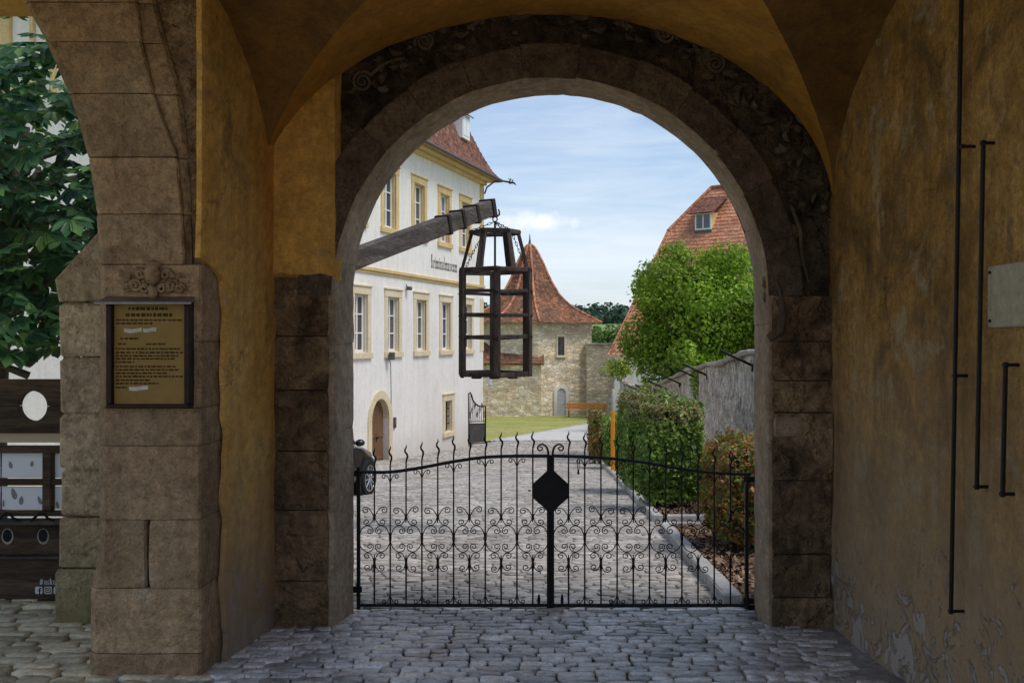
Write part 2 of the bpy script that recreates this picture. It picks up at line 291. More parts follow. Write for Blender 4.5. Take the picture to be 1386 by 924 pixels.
MT['leaf_far']=leafmat('far_wood_leaves',[(.035,.07,.05),(.055,.10,.065),(.075,.125,.075)],.1,.9,clump=.05)  # distance haze put into the bluish leaf colours
MT['leaf_mid']=leafmat('mid_tree_leaves',[(.06,.12,.02),(.11,.19,.03),(.17,.26,.05)],.3,clump=.5)
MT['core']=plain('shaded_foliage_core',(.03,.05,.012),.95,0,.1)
MT['orange']=mat('orange_paint',[(.75,.27,.02),(.82,.33,.03)],3,.5,.15,30,.004,fine=.1)
MT['bench_wood']=mat('orange_bench_wood',[(.55,.20,.035),(.68,.29,.06)],3,.55,.2,30,.004)
MT['car']=plain('dark_car_paint',(.012,.011,.014),.18,.3,.8)
MT['rubber']=plain('tyre_rubber',(.015,.015,.016),.8,0,.2)
MT['alloy']=plain('alloy_rim',(.55,.56,.58),.25,.9)
MT['chrome']=plain('chrome_trim',(.7,.7,.72),.15,1)
MT['lamp_red']=plain('red_lamp_lens',(.35,.02,.015),.15)
MT['lamp_clear']=plain('clear_lamp_lens',(.6,.62,.65),.1)
MT['plaque']=mat('tan_board_paint',[(.26,.16,.04),(.31,.195,.055)],4,.7,.15,30,.004,fine=.12)
MT['ink']=plain('dark_lettering_paint',(.06,.035,.012),.8,0,.1)
MT['letter_grey']=plain('grey_wall_lettering',(.17,.155,.14),.85,0,.1)
MT['tape']=mat('paper_patch',[(.5,.46,.38),(.6,.56,.48)],6,.8,.1,40,.002)
MT['hood']=mat('lead_hood_metal',[(.20,.17,.15),(.28,.25,.22)],5,.5,.2,40,.003,metal=.6)
MT['paper']=plain('white_panel_paint',(.80,.80,.80),.6)
MT['print']=plain('white_sticker_print',(.62,.64,.64),.6)
MT['grey_blob']=plain('grey_print',(.25,.24,.23),.7)
MT['gutter']=mat('grey_gutter_metal',[(.09,.085,.08),(.14,.13,.12)],4,.5,.2,40,.004,metal=.6)
MT['sign_beige']=mat('beige_sign_stone',[(.42,.36,.26),(.52,.455,.34)],7,.85,.4,40,.006,fine=.25)
# ================================================================== GATEHOUSE
gh=thing('gatehouse','vaulted stone gatehouse with ochre plaster and a round arched gateway','gatehouse',(.26,6.85,0.03))
Y0,Y1=6.85,7.33
def prof(y):
    t=(y-Y0)/(Y1-Y0); return (.264+t*.046, CZ+.295+t*.02, 1.485-t*.016)
def arcpt(a,dr,y):
    c,cz,r=prof(y); return Vector((c+math.cos(a)*(r+dr),y,cz+math.sin(a)*(r+dr)))
def openpt(k,n,dr,y):                     # opening outline from right foot over the arch to the left foot
    c,cz,r=prof(y); nj=10
    if k<nj: return Vector((c+r+dr,y,-.15+(cz+.15)*k/nj))
    if k>n-nj: return Vector((c-r-dr,y,-.15+(cz+.15)*(n-k)/nj))
    return arcpt(math.pi*(k-nj)/(n-2*nj),dr,y)
# core wall, rough dark stone face, real opening
mb=MB(); n=84
def outer(k):
    p=openpt(k,n,0,Y0); c,cz,r=prof(Y0); d=Vector((p.x-c,0,max(p.z-cz,0) if p.z>cz else 0)); nj=10
    if k<=nj: return Vector((3.0,0,p.z))
    if k>=n-nj: return Vector((-2.35,0,p.z))
    a=math.pi*(k-nj)/(n-2*nj); dx,dz=math.cos(a),math.sin(a); t=1e9
    if dx>1e-6: t=min(t,(3.0-c)/dx)
    if dx<-1e-6: t=min(t,(-2.35-c)/dx)
    if dz>1e-6: t=min(t,(4.75-cz)/dz)
    return Vector((c+dx*t,0,cz+dz*t))
S=[0,.06,.12,.19,.26,.34,.45,.6,1.0]
rows=[]
for s in S:
    row=[]
    for k in range(n+1):
        a=openpt(k,n,.035,Y0); b=outer(k); q=a+(b-a)*s; q=Vector((q.x,0,q.z))
        q.y=6.905+.035*fn(q.x,0,q.z,5)+.02*fn(q.x,3,q.z,14); row.append(q)
    rows.append(row)
mb.loft(rows,closed=False)
b=[[Vector((p.x,Y1-.01,p.z)) for p in rows[0]],[Vector((p.x,Y1-.01,p.z)) for p in rows[-1]]]
mb.loft(b,closed=False); mb.loft([rows[0],b[0]],closed=False)
mb.build('arch_wall',MT['back_stone'],gh)
# arch ring voussoirs
mb=MB(); nv=13; mid=(nv-1)//2
for i in range(nv):
    a0=math.pi*i/nv+.0012; a1=math.pi*(i+1)/nv-.0012; rings=[]; jy=random.uniform(-.003,.003); th=.245+(.0 if i%2 else .014)
    K=7
    for k in range(K):
        t=k/(K-1); a=a0+(a1-a0)*t; e=.003 if k in(0,K-1) else 0; aa=a+(.004 if k==0 else -.004 if k==K-1 else 0)*0
        w=.006*fn(a*3,i,0)
        rings.append([arcpt(aa,.018+e+w,Y0+jy),arcpt(aa,.016+e+w,Y0+.012+jy),arcpt(aa,.03+e,Y1-.01),arcpt(aa,th-e,Y1-.01),arcpt(aa,th-e,Y0+.01+jy),arcpt(aa,th-.012-e,Y0+jy+e)])
    mb.loft(rings)
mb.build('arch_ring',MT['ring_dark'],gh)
# lining stones of the opening (jambs and arch), daylight on them put into a paler colour, worn rounded arris
mb=MB(); cuts=[]
def linepos(q):                              # q metres along the outline from the right foot
    c,cz,r=prof(Y0); h=cz+.12
    if q<h: return lambda dr,y:(lambda P:Vector((P[0]+P[2]+dr,y,-.12+q)))(prof(y))
    if q<h+math.pi*r: return lambda dr,y:arcpt((q-h)/r,dr,y)
    return lambda dr,y:(lambda P:Vector((P[0]-P[2]-dr,y,P[1]-(q-h-math.pi*r))))(prof(y))
tot=2*(prof(Y0)[1]+.12)+math.pi*1.485; q=0; i=0
while q<tot-.05:
    L=min(random.uniform(.55,.85),tot-q); K=max(4,int(L/.05)); rings=[]; jo=random.uniform(-.006,.006)
    for k in range(K+1):
        f=linepos(min(tot-.001,q+.001+(L-.002)*k/K)); e=.004 if k in(0,K) else 0; s=q+L*k/K
        w=lambda m,A=.010:A*(fn(s*3,m,i,1.6)+.6*fn(s*9,m*2,i,1))
        rings.append([f(.030+e,Y0+.006+jo),f(.018+w(1)*.5+e,Y0+.004+jo),f(.006+w(2)*.6+e,Y0+.016+jo+w(5)),f(.002+w(3)+e,Y0+.05),f(w(4,.008)+e,Y0+.17),f(w(6,.008)+e,Y0+.32),f(w(7,.008)+e,Y1-.03),f(.012+e,Y1+.003),f(.06,Y1+.003),f(.06,Y0+.02)])
    mb.loft(rings); q+=L; i+=1
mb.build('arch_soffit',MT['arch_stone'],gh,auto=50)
# jamb blocks
def jamb(zs,sgn,xo,mat,name):
    mb=MB()
    for i in range(len(zs)-1):
        z0,z1=zs[i]+.004,zs[i+1]-.004; jy=random.uniform(-.016,.012); rings=[]; wob=random.uniform(-.012,.012); xe=xo+random.uniform(-.05,.02)*sgn*-1
        K=max(6,int((z1-z0)/.045))
        for k in range(K):
            t=k/(K-1); z=z0+(z1-z0)*t; e=.008 if k in(0,K-1) else 0
            def X(y,dr): c,cz,r=prof(y); return c+sgn*(r+dr)
            w=.014*fn(z*2,i,sgn,2.3); yw=.012*fn(z*3,i*3,5,2)
            x0=X(Y0,.045+e); nf=10
            fr=[Vector((x0+(xe-x0)*j/nf,Y0+jy+yw+e*(.6)+.013*fn(j*.9+i*7,z*4,sgn)+.009*fn(j*2.1,z*11,i+sgn*5),z)) for j in range(nf+1)]
            rings.append([Vector((X(Y1,.045+e),Y1-.02,z)),Vector((X(Y0,.045+e),Y0+.04+jy,z))]+fr+[Vector((xe,Y1-.02,z))])
        mb.loft(rings)
    return mb.build(name,mat,gh)
jamb([-.1,.36,.85,1.257,1.674,2.045,2.455],-1,-1.70,MT['stone_dark'],'jamb')
jamb([-.1,.25,.545,1.054,1.52,1.74,2.01,2.325],1,2.2,MT['stone_dark'],'jamb')
# big quoin blocks above left springing carry the plaster patch
mb=MB(); mb.grid(lambda u,v:Vector((-1.72+u*(.535+.012*fn(0,v*9,1)*(u>.9)),6.842+.012*fn(u*3,v*6,2)+(.06 if u>.97 else 0)+(.05 if v<.02 else 0),2.437+.02*fn(u*6,0,4)*(v<.1)+v*1.5)),16,40)
mb.build('plaster_panel',MT['plaster'],gh,smooth=False,auto=50)
# carved band: volutes, leaves and rosettes over the ring
mb=MB()
def P2(a,r,y): c,cz,rr=prof(Y0); return Vector((c+math.cos(a)*r,y,cz+math.sin(a)*r))
def volute(a,r,rad,hand,tw=.018,turns=2.1,tail=None):
    c=P2(a,r,0); pts=[]; rs=[]; M=34
    for i in range(M):
        t=i/(M-1); th=hand*(t*turns*2*math.pi)+a-(math.pi/2)*hand; rd=rad*(1-.82*t)
        pts.append(Vector((c.x+math.cos(th)*rd,6.868-.02*t,c.z+math.sin(th)*rd))); rs.append(tw*(1-.55*t))
    if tail:
        p0=pts[0]; ext=[]
        for j in range(1,7): q=P2(tail[0],tail[1],0); f=j/6; ext.append(Vector((p0.x+(q.x-p0.x)*f,6.865+.01*f,p0.z+(q.z-p0.z)*f+tail[2]*math.sin(math.pi*f))))
        pts=ext[::-1]+pts; rs=[tw*.7]*6+rs
    mb.tube(pts,rs,6)
def leaf3(a,r,L,W,rot):
    c=P2(a,r,0); d=a+rot
    if c.x<-1.10: return
    dx,dz=math.cos(d),math.sin(d); nx,nz=-dz,dx; rings=[]
    for i in range(6):
        t=i/5; w=W*math.sin(math.pi*min(.98,.12+t*.86))**.8; x=c.x+dx*L*t+nx*.18*L*math.sin(t*3); z=c.z+dz*L*t+nz*.18*L*math.sin(t*3)
        rings.append([Vector((x+nx*w,6.885,z+nz*w)),Vector((x,6.862-.02*math.sin(math.pi*t),z)),Vector((x-nx*w,6.885,z-nz*w)),Vector((x,6.9,z))])
    mb.loft(rings)
H=math.pi/2
MBS={1:MB(),-1:MB()}
mb=MBS[1]; volute(H+.10,2.02,.135,1,.022,2.2,(H+.30,1.93,.05))
mb=MBS[-1]; volute(H-.10,2.02,.135,-1,.022,2.2,(H-.30,1.93,.05))
mb=MBS[1]; volute(H+.72,1.96,.075,1,.014,2,(H+.55,1.92,.03))
mb=MBS[-1]; volute(H-.95,2.18,.115,-1,.018,2.0,(H-1.2,2.1,.03)); volute(H-.62,1.96,.07,-1,.014)
mb=MBS[1]; volute(H+.46,1.95,.07,-1,.013)
mb=MBS[-1]; volute(H-.42,1.97,.075,1,.014)
for s in (-1,1):
    mb=MBS[s]
    for k in range(54):
        a=H+s*(.10+k*.0225+random.uniform(-.012,.012)); 
        leaf3(a,1.90+random.uniform(-.04,.13),random.uniform(.06,.12),random.uniform(.014,.03),random.choice([.6,-.6,1.2,-1.2,2.2]))
    for k in range(8):
        c=P2(H+s*(.28+k*.14),1.92+.07*(k%3),6.875)
        if c.x<-1.12: continue
        mb.sphere(c,random.uniform(.016,.03),8,5,(1,.6,1))
# long arched moulding that edges the band
for s in (-1,1):
    mb=MBS[s]
    for k in range(22):
        a_=H+s*(.05+1.2*(k+.5)/22); c_=P2(a_,1.86+random.uniform(-.06,.24),6.89)
        if c_.x<-1.12: continue
        mb.sphere(c_,random.uniform(.014,.034),7,5,(1.3,.3,.8),.25)
for s in (-1,1): MBS[s].build('carved_scrollwork',MT['carve'],gh,auto=40)
# impost lumps at right springing: worn corbel and torn moulding
mb=MB()
for i in range(16): mb.sphere((1.80+random.uniform(-.02,.17),6.88+random.uniform(-.005,.02),2.02+.75*i/15),random.uniform(.05,.075),7,5,(1,.35,1),.2)
mb.build('broken_masonry',MT['stone_dark'],gh)
mb=MB(); mb.tube([Vector((1.765,6.835,2.03)),Vector((1.83,6.81,2.08)),Vector((1.86,6.82,2.18)),Vector((1.85,6.84,2.32)),Vector((1.82,6.85,2.42))],[.03,.035,.025,.018,.01],7)
mb.tube([Vector((1.93,6.88,2.95)),Vector((1.99,6.87,2.78)),Vector((2.0,6.87,2.6)),Vector((2.05,6.88,2.42))],[.012,.018,.015,.006],7)
mb.build('worn_moulding',MT['carve'],gh,auto=60)
# ---- groin vault
XC,HX,ZS,RA=.235,1.985,CZ+.854,1.38; DC,HD=4.71,2.14
zA=lambda x:ZS+RA*math.sqrt(max(0,1-((x-XC)/HX)**2))
RB_={1:1.24,-1:1.38}; zB=lambda d,s=1:ZS+RB_[s]*math.sqrt(max(0,1-((d-DC)/HD)**2))
dis=lambda p,k=1.0: p+Vector((.012*fn(p.x,p.y,p.z,2.2),.0,.016*fn(p.x+9,p.y,p.z,1.8)+.006*fn(p.x,p.y,p.z,7)))*k
mb=MB()
def front(sgn):
    def f(u,v):
        th=math.pi*(1-u); x=XC+HX*math.cos(th); zz=zA(x); rb=RB_[1 if x>XC else -1]; t=math.sqrt(max(0,1-min(1,(zz-ZS)/rb)**2)); dg=DC+sgn*HD*t; de=DC+sgn*(HD+.02)
        return dis(Vector((x,dg+(de-dg)*v,zz)))
    mb.grid(f,64,14)
def side(sgn,xw):
    def f(u,v):
        th=math.pi*(1-u); d=DC+HD*math.cos(th); zz=zB(d,sgn); t=math.sqrt(max(0,1-min(1,(zz-ZS)/RA)**2)); xg=XC+sgn*HX*t
        xe=xw
        if (xe-xg)*sgn<0: xe=xg
        return dis(Vector((xg+(xe-xg)*v,d,zz)))
    mb.grid(f,64,12)
front(1); front(-1); mb.build('vault',MT['vault'],gh,auto=35)
mb=MB(); side(1,2.25); side(-1,-1.80); mb.build('vault_web',MT['vault_shade'],gh,auto=35)
# softly rounded groin ridges
# ---- right wall
mb=MB()
def rw(u,v):
    d=.35+u*6.57; z=-.35+v*4.9; x=2.207+.014*fn(d,0,z,1.1)+.007*fn(d,5,z,4)+.004*fn(d,5,z,11)
    lo=max(0,1-(z-.05)/1.3); x-=.05*max(0,.25-z)*(z<.25)
    pe=fn(d,9,z,2.1)+.5*fn(d,2,z,5); x+=.014*max(0,min(1,(pe-.22)*8))*lo
    return Vector((x,d,z))
mb.grid(rw,170,124); mb.build('side_wall',MT['plasterw'],gh,auto=60)
mb=MB(); mb.box((2.42,3.83,2.1),(.3,7.0,4.8));  # unseen side block and roof slabs, added and sized to hold back sun and sky
mb.box((-.97,4.95,CZ+2.52),(6.85,5.2,.16)); mb.box((-.97,2.3,CZ+2.35),(6.85,.16,.4)); mb.box((-6.4,6.2,CZ+2.52),(4.0,2.4,.16))
mb.build('light_block_slab',MT['plaster'],gh)
# ---- left pier, its plaster return and the wide side arch
ARC=(-5.07,CZ+.455,2.70)
yF=5.675
xin=lambda z: ARC[0]+math.sqrt(max(.01,ARC[2]**2-(z-ARC[1])**2)) if z>ARC[1] else ARC[0]+ARC[2]
U=lambda u:(u-693)/F*yF
Zv=lambda v:CZ+(458-v)/F*yF
def densn(q,z):                              # same number of points on every level
    out=[]
    for i in range(len(q)):
        p,r_=q[i],q[(i+1)%len(q)]; n=8 if i in(1,2,3) else 2
        out+=[(p[0]+(r_[0]-p[0])*j/n,p[1]+(r_[1]-p[1])*j/n) for j in range(n)]
    return out
def course(mb,z0,z1,plan,e=.012,K=5,seed=0,rough=.008):
    rings=[]; K=max(K,int((z1-z0)/.045))+1
    for k in range(K):
        z=z0+(z1-z0)*k/(K-1); q=plan(z); q0=q; cx=sum(p[0] for p in q)/len(q); cy=sum(p[1] for p in q)/len(q)
        ins=e if k in(0,K-1) else 0
        q=densn(q0,z)
        rings.append([Vector((p[0]+(cx-p[0])*ins*2+rough*fn(p[0]*4,seed,z*5),p[1]+(cy-p[1])*ins*1.5+rough*fn(p[0]*5,seed+7,z*5)+rough*.7*fn(p[0]*13,seed+3,z*13),z)) for p in q])
    mb.loft(rings)
mb=MB()
vs_=[930,884,796,703,603,552,462,358]
for i in range(len(vs_)-1):
    z0,z1=Zv(vs_[i])+.002,Zv(vs_[i+1])-.002; jy=random.uniform(-.006,.006); wide=.05 if i<2 else 0
    def plan(z,jy=jy,i=i):
        xl=-2.372-(.055 if i==0 else .05 if i==1 else 0); xr=-1.774
        if i==2: xl-= .05*max(0,1-(z-Zv(796))/.16)
        c=.05
        return [(xl,yF+c+jy),(xl+c,yF+jy),((xl+xr)/2-.1,yF+jy-.004),((xl+xr)/2+.12,yF+jy-.003),(xr-.012,yF+jy),(xr,yF+jy+.012),(xr+.01,5.9),(xr+.045,6.3),(xl,6.3)]
    if i==2:                                # this course is two stones
        pl=plan
        course(mb,z0,z1,lambda z:[(pl(z)[0]),(pl(z)[1]),(-2.1,yF+.01),(-2.09,yF+.03),(-2.09,6.2),(pl(z)[0][0],6.2)],seed=i)
        course(mb,z0,z1,lambda z:[(-2.075,yF+.03),(-2.065,yF-.008),(-1.786,yF-.008),(-1.774,yF+.004),(-1.764,5.9),(-1.73,6.3),(-2.075,6.3)],seed=i+20)
    else: course(mb,z0,z1,plan,seed=i,rough=.007,e=.006)
mb.build('pier',MT['stone'],gh)
# springing and haunch of the side arch, level courses
mb=MB(); vt=[358,290,213,127,57,3,-70,-150]
uo=lambda v: np.interp(v,[-150,0,57,125,211,287,360],[150,185,192,208,239,247,250])
uo2=lambda v: np.interp(v,[-150,0,57,114,173,290,360],[180,207,221,239,247,254,256])
for i in range(len(vt)-1):
    z0,z1=Zv(vt[i])+.003,Zv(vt[i+1])-.003; jy=random.uniform(-.006,.006)
    def plan(z,jy=jy):
        v=458-(z-CZ)*F/yF; a=xin(z); b_=U(float(uo(v))); c=.04
        return [(a,yF+c+jy),(a+c,yF+jy),((a+b_)/2,yF+jy-.003),(b_-.01,yF+jy),(b_,yF+.012+jy),(b_,5.85),(a,6.1)]
    course(mb,z0,z1,plan,seed=40+i,K=7,rough=.006,e=.006)
    def plan2(z): 
        v=458-(z-CZ)*F/yF; return [(U(float(uo(v)))-.02,yF+.03),(U(float(uo2(v)))-.02,yF+.035),(U(float(uo2(v))),yF+.06),(U(float(uo2(v))),5.9),(U(float(uo(v)))-.02,5.9)]
    course(mb,z0,z1,plan2,seed=60+i,K=5,rough=.006,e=.004)
mb.build('side_arch',MT['stone'],gh)
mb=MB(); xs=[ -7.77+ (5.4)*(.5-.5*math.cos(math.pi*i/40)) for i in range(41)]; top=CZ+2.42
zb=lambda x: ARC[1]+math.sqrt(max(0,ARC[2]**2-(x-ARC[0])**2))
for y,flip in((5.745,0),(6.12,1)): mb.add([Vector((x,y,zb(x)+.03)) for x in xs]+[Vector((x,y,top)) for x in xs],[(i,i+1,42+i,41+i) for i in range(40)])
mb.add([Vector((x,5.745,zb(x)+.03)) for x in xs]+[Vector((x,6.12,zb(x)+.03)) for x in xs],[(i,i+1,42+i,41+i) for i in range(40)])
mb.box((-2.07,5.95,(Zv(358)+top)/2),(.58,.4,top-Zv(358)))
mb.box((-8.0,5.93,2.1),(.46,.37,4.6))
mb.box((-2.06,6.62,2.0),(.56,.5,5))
mb.build('side_arch_wall',MT['stone_dark'],gh)  # plaster in shade here, the shade put into a darker stone colour
# plaster return beside the pier (faces the passage)
mb=MB()
def d0(z):
    if z>2.47: return 5.674
    if z>2.38: return 5.674+.30*math.sqrt(max(0,(2.47-z)/.09))
    return 5.974+.05*fn(z,0,0,2.5)+.03*fn(z,3,0,8)
def pr(u,v):
    z=-.15+v*4.4; a=d0(z); d=a+(6.9-a)*max(0,(u-.04)/.96); x=-1.752+.1*(d-yF)+.012*fn(d,1,z,2.2)+.006*fn(d,1,z,6)
    if u<.02: x-=.03
    if z>2.38 and d<5.72: x-=.02*(1-(d-5.674)/.046)
    return Vector((x,d,z))
mb.grid(pr,25,110); mb.build('plaster_return',MT['plaster'],gh,auto=60)
# buttress outside the pier
mb=MB(); bz=[Zv(0)*0-.05,.42,.78,1.12,1.5,1.9,2.28]
for i in range(len(bz)-1):
    xl=-3.16-(.03 if i==0 else 0)+random.uniform(-.015,.015)
    mb.bbox(((xl-2.3)/2,7.3+(0 if i else -.02),(bz[i]+bz[i+1])/2),(-2.3-xl,.72,bz[i+1]-bz[i]-.006),.02,jit=.008)
mb.prism([(-3.19,2.44),(-2.86,2.80),(-2.3,2.80),(-2.3,2.285),(-3.16,2.285)],lambda p,q,h:Vector((p,h,q)),6.93,7.64,.015)
mb.build('buttress',MT['stone_light'],gh)
# ---- things fixed to the gatehouse walls
pq=thing('notice_board','tan notice board under a small metal hood, fixed to the left stone pier','notice board',(U(200),5.65,1.6))
def U2(u): return (u-693)/F*5.62
def Z2(v): return CZ+(458-v)/F*5.62
x0,x1,z0,z1=U2(144),U2(258),Z2(552),Z2(408)
mb=MB(); fw=.034
for (a,b_,c,d) in ((x0,x1,z0,z0+.022),(x0,x0+fw,z0+.024,z1),(x1-fw,x1,z0+.024,z1)): mb.bbox(((a+b_)/2,5.645,(c+d)/2),(b_-a,.075,d-c),.005)
mb.build('frame',MT['iron_rust'],pq)
mb=MB(); mb.box(((x0+x1)/2,5.652,(z0+z1)/2),(x1-x0-2*fw-.002,.02,z1-z0)); bd=mb.build('board',MT['plaque'],pq)
mb=MB(); 
mb.loft([[Vector((U2(133),5.56,Z2(412))),Vector((U2(263),5.56,Z2(412))),Vector((U2(263),5.56,Z2(412)+.012)),Vector((U2(133),5.56,Z2(412)+.012))],[Vector((U2(140),5.69,Z2(402))),Vector((U2(258),5.69,Z2(402))),Vector((U2(258),5.69,Z2(402)+.01)),Vector((U2(140),5.69,Z2(402)+.01))]])
mb.build('hood',MT['hood'],pq)
mb=MB(); rnd=random.Random(3)
def dashes(v,ua,ub,h):
    u=ua
    while u<ub:
        w=rnd.uniform(2.2,7.5); w=min(w,ub-u)
        s=u
        while s<u+w-.4:                     # letters of one word: unreadably small upright strokes
            mb.box(((U2(s)+U2(s+.5))/2,5.6405,Z2(v+rnd.uniform(-.2,.2))),(U2(.5)-U2(0),.002,h*rnd.uniform(.7,1.1))); s+=.85
        u+=w+1.4
dashes(417.5,172,225,.018); dashes(426,168,232,.02)
for v,a,b_ in((433,155,246),(437.5,155,205),(458,161,186),(465.5,158,222),(472,155,242),(477,155,246),(481.5,155,240),(485.5,155,236),(490,155,180),(496,155,238),(500.5,155,240),(505,155,225),(509.5,155,246),(514.5,155,202),(519,155,213),(524.5,155,170)): dashes(v,a,b_,.0105)
mb.build('lettering',MT['ink'],bd)
for (ua,ub,v) in((166,190,447),(192,210,446.5),(171,196,465.5),(173,199,525.5)):
    mb=MB(); mb.grid(lambda u,w:Vector((U2(ua+(ub-ua)*u),5.6385,Z2(v+2.6-5.2*w)+.004*math.sin(u*5+ua))),6,2); mb.build('paper_patch',MT['tape'] if v!=465.5 else MT['plaque'],bd)
co=thing('carved_head','weathered carved ornament of leaves and scrolls above the notice board','carving',(U(205),5.66,2.1))
mb=MB(); cx=U2(205)
cz_=Z2(378)
mb.sphere((cx,5.63,cz_+.025),.048,10,8,(1,.8,1.15),.06); mb.sphere((cx,5.64,cz_+.08),.035,8,6,(1.3,.8,.8),.15)
for s in(-1,1):
    for (dx,dz,r,t) in((.07,.03,.03,1.7),(.10,-.035,.038,1.9),(.15,-.05,.026,1.7),(.05,-.05,.028,1.6)):
        pts=[Vector((cx+s*(dx+math.cos(th)*r*(1-th/14)),5.655-.02*th/8,cz_+dz+math.sin(th)*r*(1-th/14))) for th in [i*.45 for i in range(int(t*14))]]
        mb.tube(pts,[.011*(1-.4*i/len(pts)) for i in range(len(pts))],6)
    for k in range(7): mb.sphere((cx+s*random.uniform(.03,.16),5.655,cz_+random.uniform(-.085,.06)),random.uniform(.012,.024),7,5,(1.3,.7,1),.2)
mb.sphere((cx,5.645,cz_-.065),.04,8,6,(.8,.7,1.1),.1)
mb.build('relief',MT['stone'],co,auto=60)
xw=2.15
def dR(u,x=xw): return x*F/(u-693)
for lab,(ut,vt_),(ub,vb) in (('longest black iron rod on the right wall, running up out of sight',(1304,-160),(1287,830)),('middle length black iron rod on the right wall beside the longest one',(1331,190),(1322,662)),('shortest black iron rod on the right wall below the beige plate',(1361,490),(1357,672))):
    a=Vector((xw,dR(ut),CZ+(458-vt_)/F*dR(ut))); b_=Vector((xw,dR(ub),CZ+(458-vb)/F*dR(ub)))
    rod=thing('iron_rod',lab,'iron rod',(2.2,b_.y,b_.z),0,'iron rods on the right wall')
    mb=MB(); mb.tube([a,(a+b_)/2,b_],.0105,8); mb.build('shaft',MT['iron'],rod,auto=40)
    for p,k in((a,0),(b_,1)) if vt_>0 else ((b_,1),(Vector((xw,dR(1303),CZ+(458-195)/F*dR(1303))),0),(Vector((xw,dR(1293),CZ+(458-505)/F*dR(1293))),0)):
        mb=MB(); q=p+Vector((0,0,.012 if k else -.012)); mb.tube([q,q+Vector((.075,0,0))],.008,6); mb.bbox(q,(.024,.03,.018),.004); mb.build('bracket',MT['iron'],rod)
sp=thing('wall_plate','blank beige stone plate set on the right wall','wall plate',(2.2,4.3,2.2))
mb=MB(); mb.bbox((2.192,4.25,CZ+.19),(.03,.62,.275),.006,jit=.002); mb.build('panel',MT['sign_beige'],sp)
for yy in (3.97,4.53):
    for zz in (.08,.30): mb=MB(); mb.sphere((2.175,yy,CZ+zz),.008,6,4); mb.build('screw',MT['iron'],sp)
st=thing('stone_tablet','small rounded stone tablet low on the right jamb','tablet',(1.9,6.82,1.42))
mb=MB(); tx,tz=(1066.5-693)/F*6.82,CZ+(458-577.5)/F*6.82
mb.bbox((tx,6.835,tz),(.19,.05,.13),.02); 
for dz in (.055,-.055): mb.bbox((tx,6.808,tz+dz),(.17,.012,.012),.004)
for dx in (.085,-.085): mb.bbox((tx+dx,6.808,tz),(.012,.012,.096),.004)
mb.bbox((tx,6.809,tz+.008),(.13,.006,.008),.002)
mb.build('slab',MT['arch_stone'],st)
# ================================================================== GROUND, ROAD, COBBLES
xs=[-1600,-900,-500,-300,-200,-140,-100,-70,-50,-35,-25,-18,-12,-8,-5,-3,-1,1,3,5,8,12,18,25,35,50,70,100,140,200,300,500,900,1600]
ds=[-1500,-600,-250,-100,-40,-20,-12,-8]+[-5+.6*i for i in range(135)]+[77,82,88,95,105,120,135,150,170,190,210,230,250,275,300,325,350,380,400,430,460,500,560,650,900,1500,3000]
mb=MB(); mb.add([(x,d,G(d)-.03+(1.6*fn(x*.013,d*.013,2)*min(1,max(0,(d-110)/80)))) for d in ds for x in xs],[(j*len(xs)+i,j*len(xs)+i+1,(j+1)*len(xs)+i+1,(j+1)*len(xs)+i) for j in range(len(ds)-1) for i in range(len(xs)-1)])
struct(mb.build('ground',MT['meadow'],smooth=True))
facX=lambda d: -15.42+.2947*d
kerX=lambda d: 1.35+.053*d
def strip(name,xl,xr,d0,d1,dz,m,step=.5,nx=6,kind='structure',bump=0,side=0):
    mb=MB(); nd=max(1,int((d1-d0)/step)); rows=[]
    for j in range(nd+1):
        d=d0+(d1-d0)*j/nd; a,b=xl(d),xr(d); r=[]
        for i in range(nx+1):
            x=a+(b-a)*i/nx; r.append(Vector((x,d,G(d)+dz+bump*fn(x*3,d*3,0)*(0<i<nx))))
        if side: r=[Vector((r[0].x,d,G(d)-.02))]+r+[Vector((r[-1].x,d,G(d)-.02))]
        rows.append(r)
    mb.loft(rows,closed=False); o=mb.build(name,m,smooth=bump>0); struct(o,kind); return o
roadL=lambda d: max(facX(d)-.1,-.36*d-.5)
strip('passage_floor',lambda d:-9 if d<5.6 else -3.2,lambda d:2.25,.4,7.5,-.012,MT['joint'])
strip('bounce_forecourt',lambda d:-14,lambda d:14,-30,.4,-.004,MT['bounce_paving'],step=1.0,nx=10)  # unseen ground behind the camera, added to bounce warm light into the passage
strip('road_bed',roadL,lambda d:kerX(d),7.5,64,-.008,MT['joint_out'])
strip('yard_floor',lambda d:-14,lambda d:-2.72,7.5,14,-.010,MT['joint_out'])
strip('floor_slab',lambda d:1.93+.04*math.sin(d*2.1)+.03*math.sin(d*5.3),lambda d:2.26,3.0,6.92,.006,MT['concrete'],step=.1,nx=5,bump=.008)
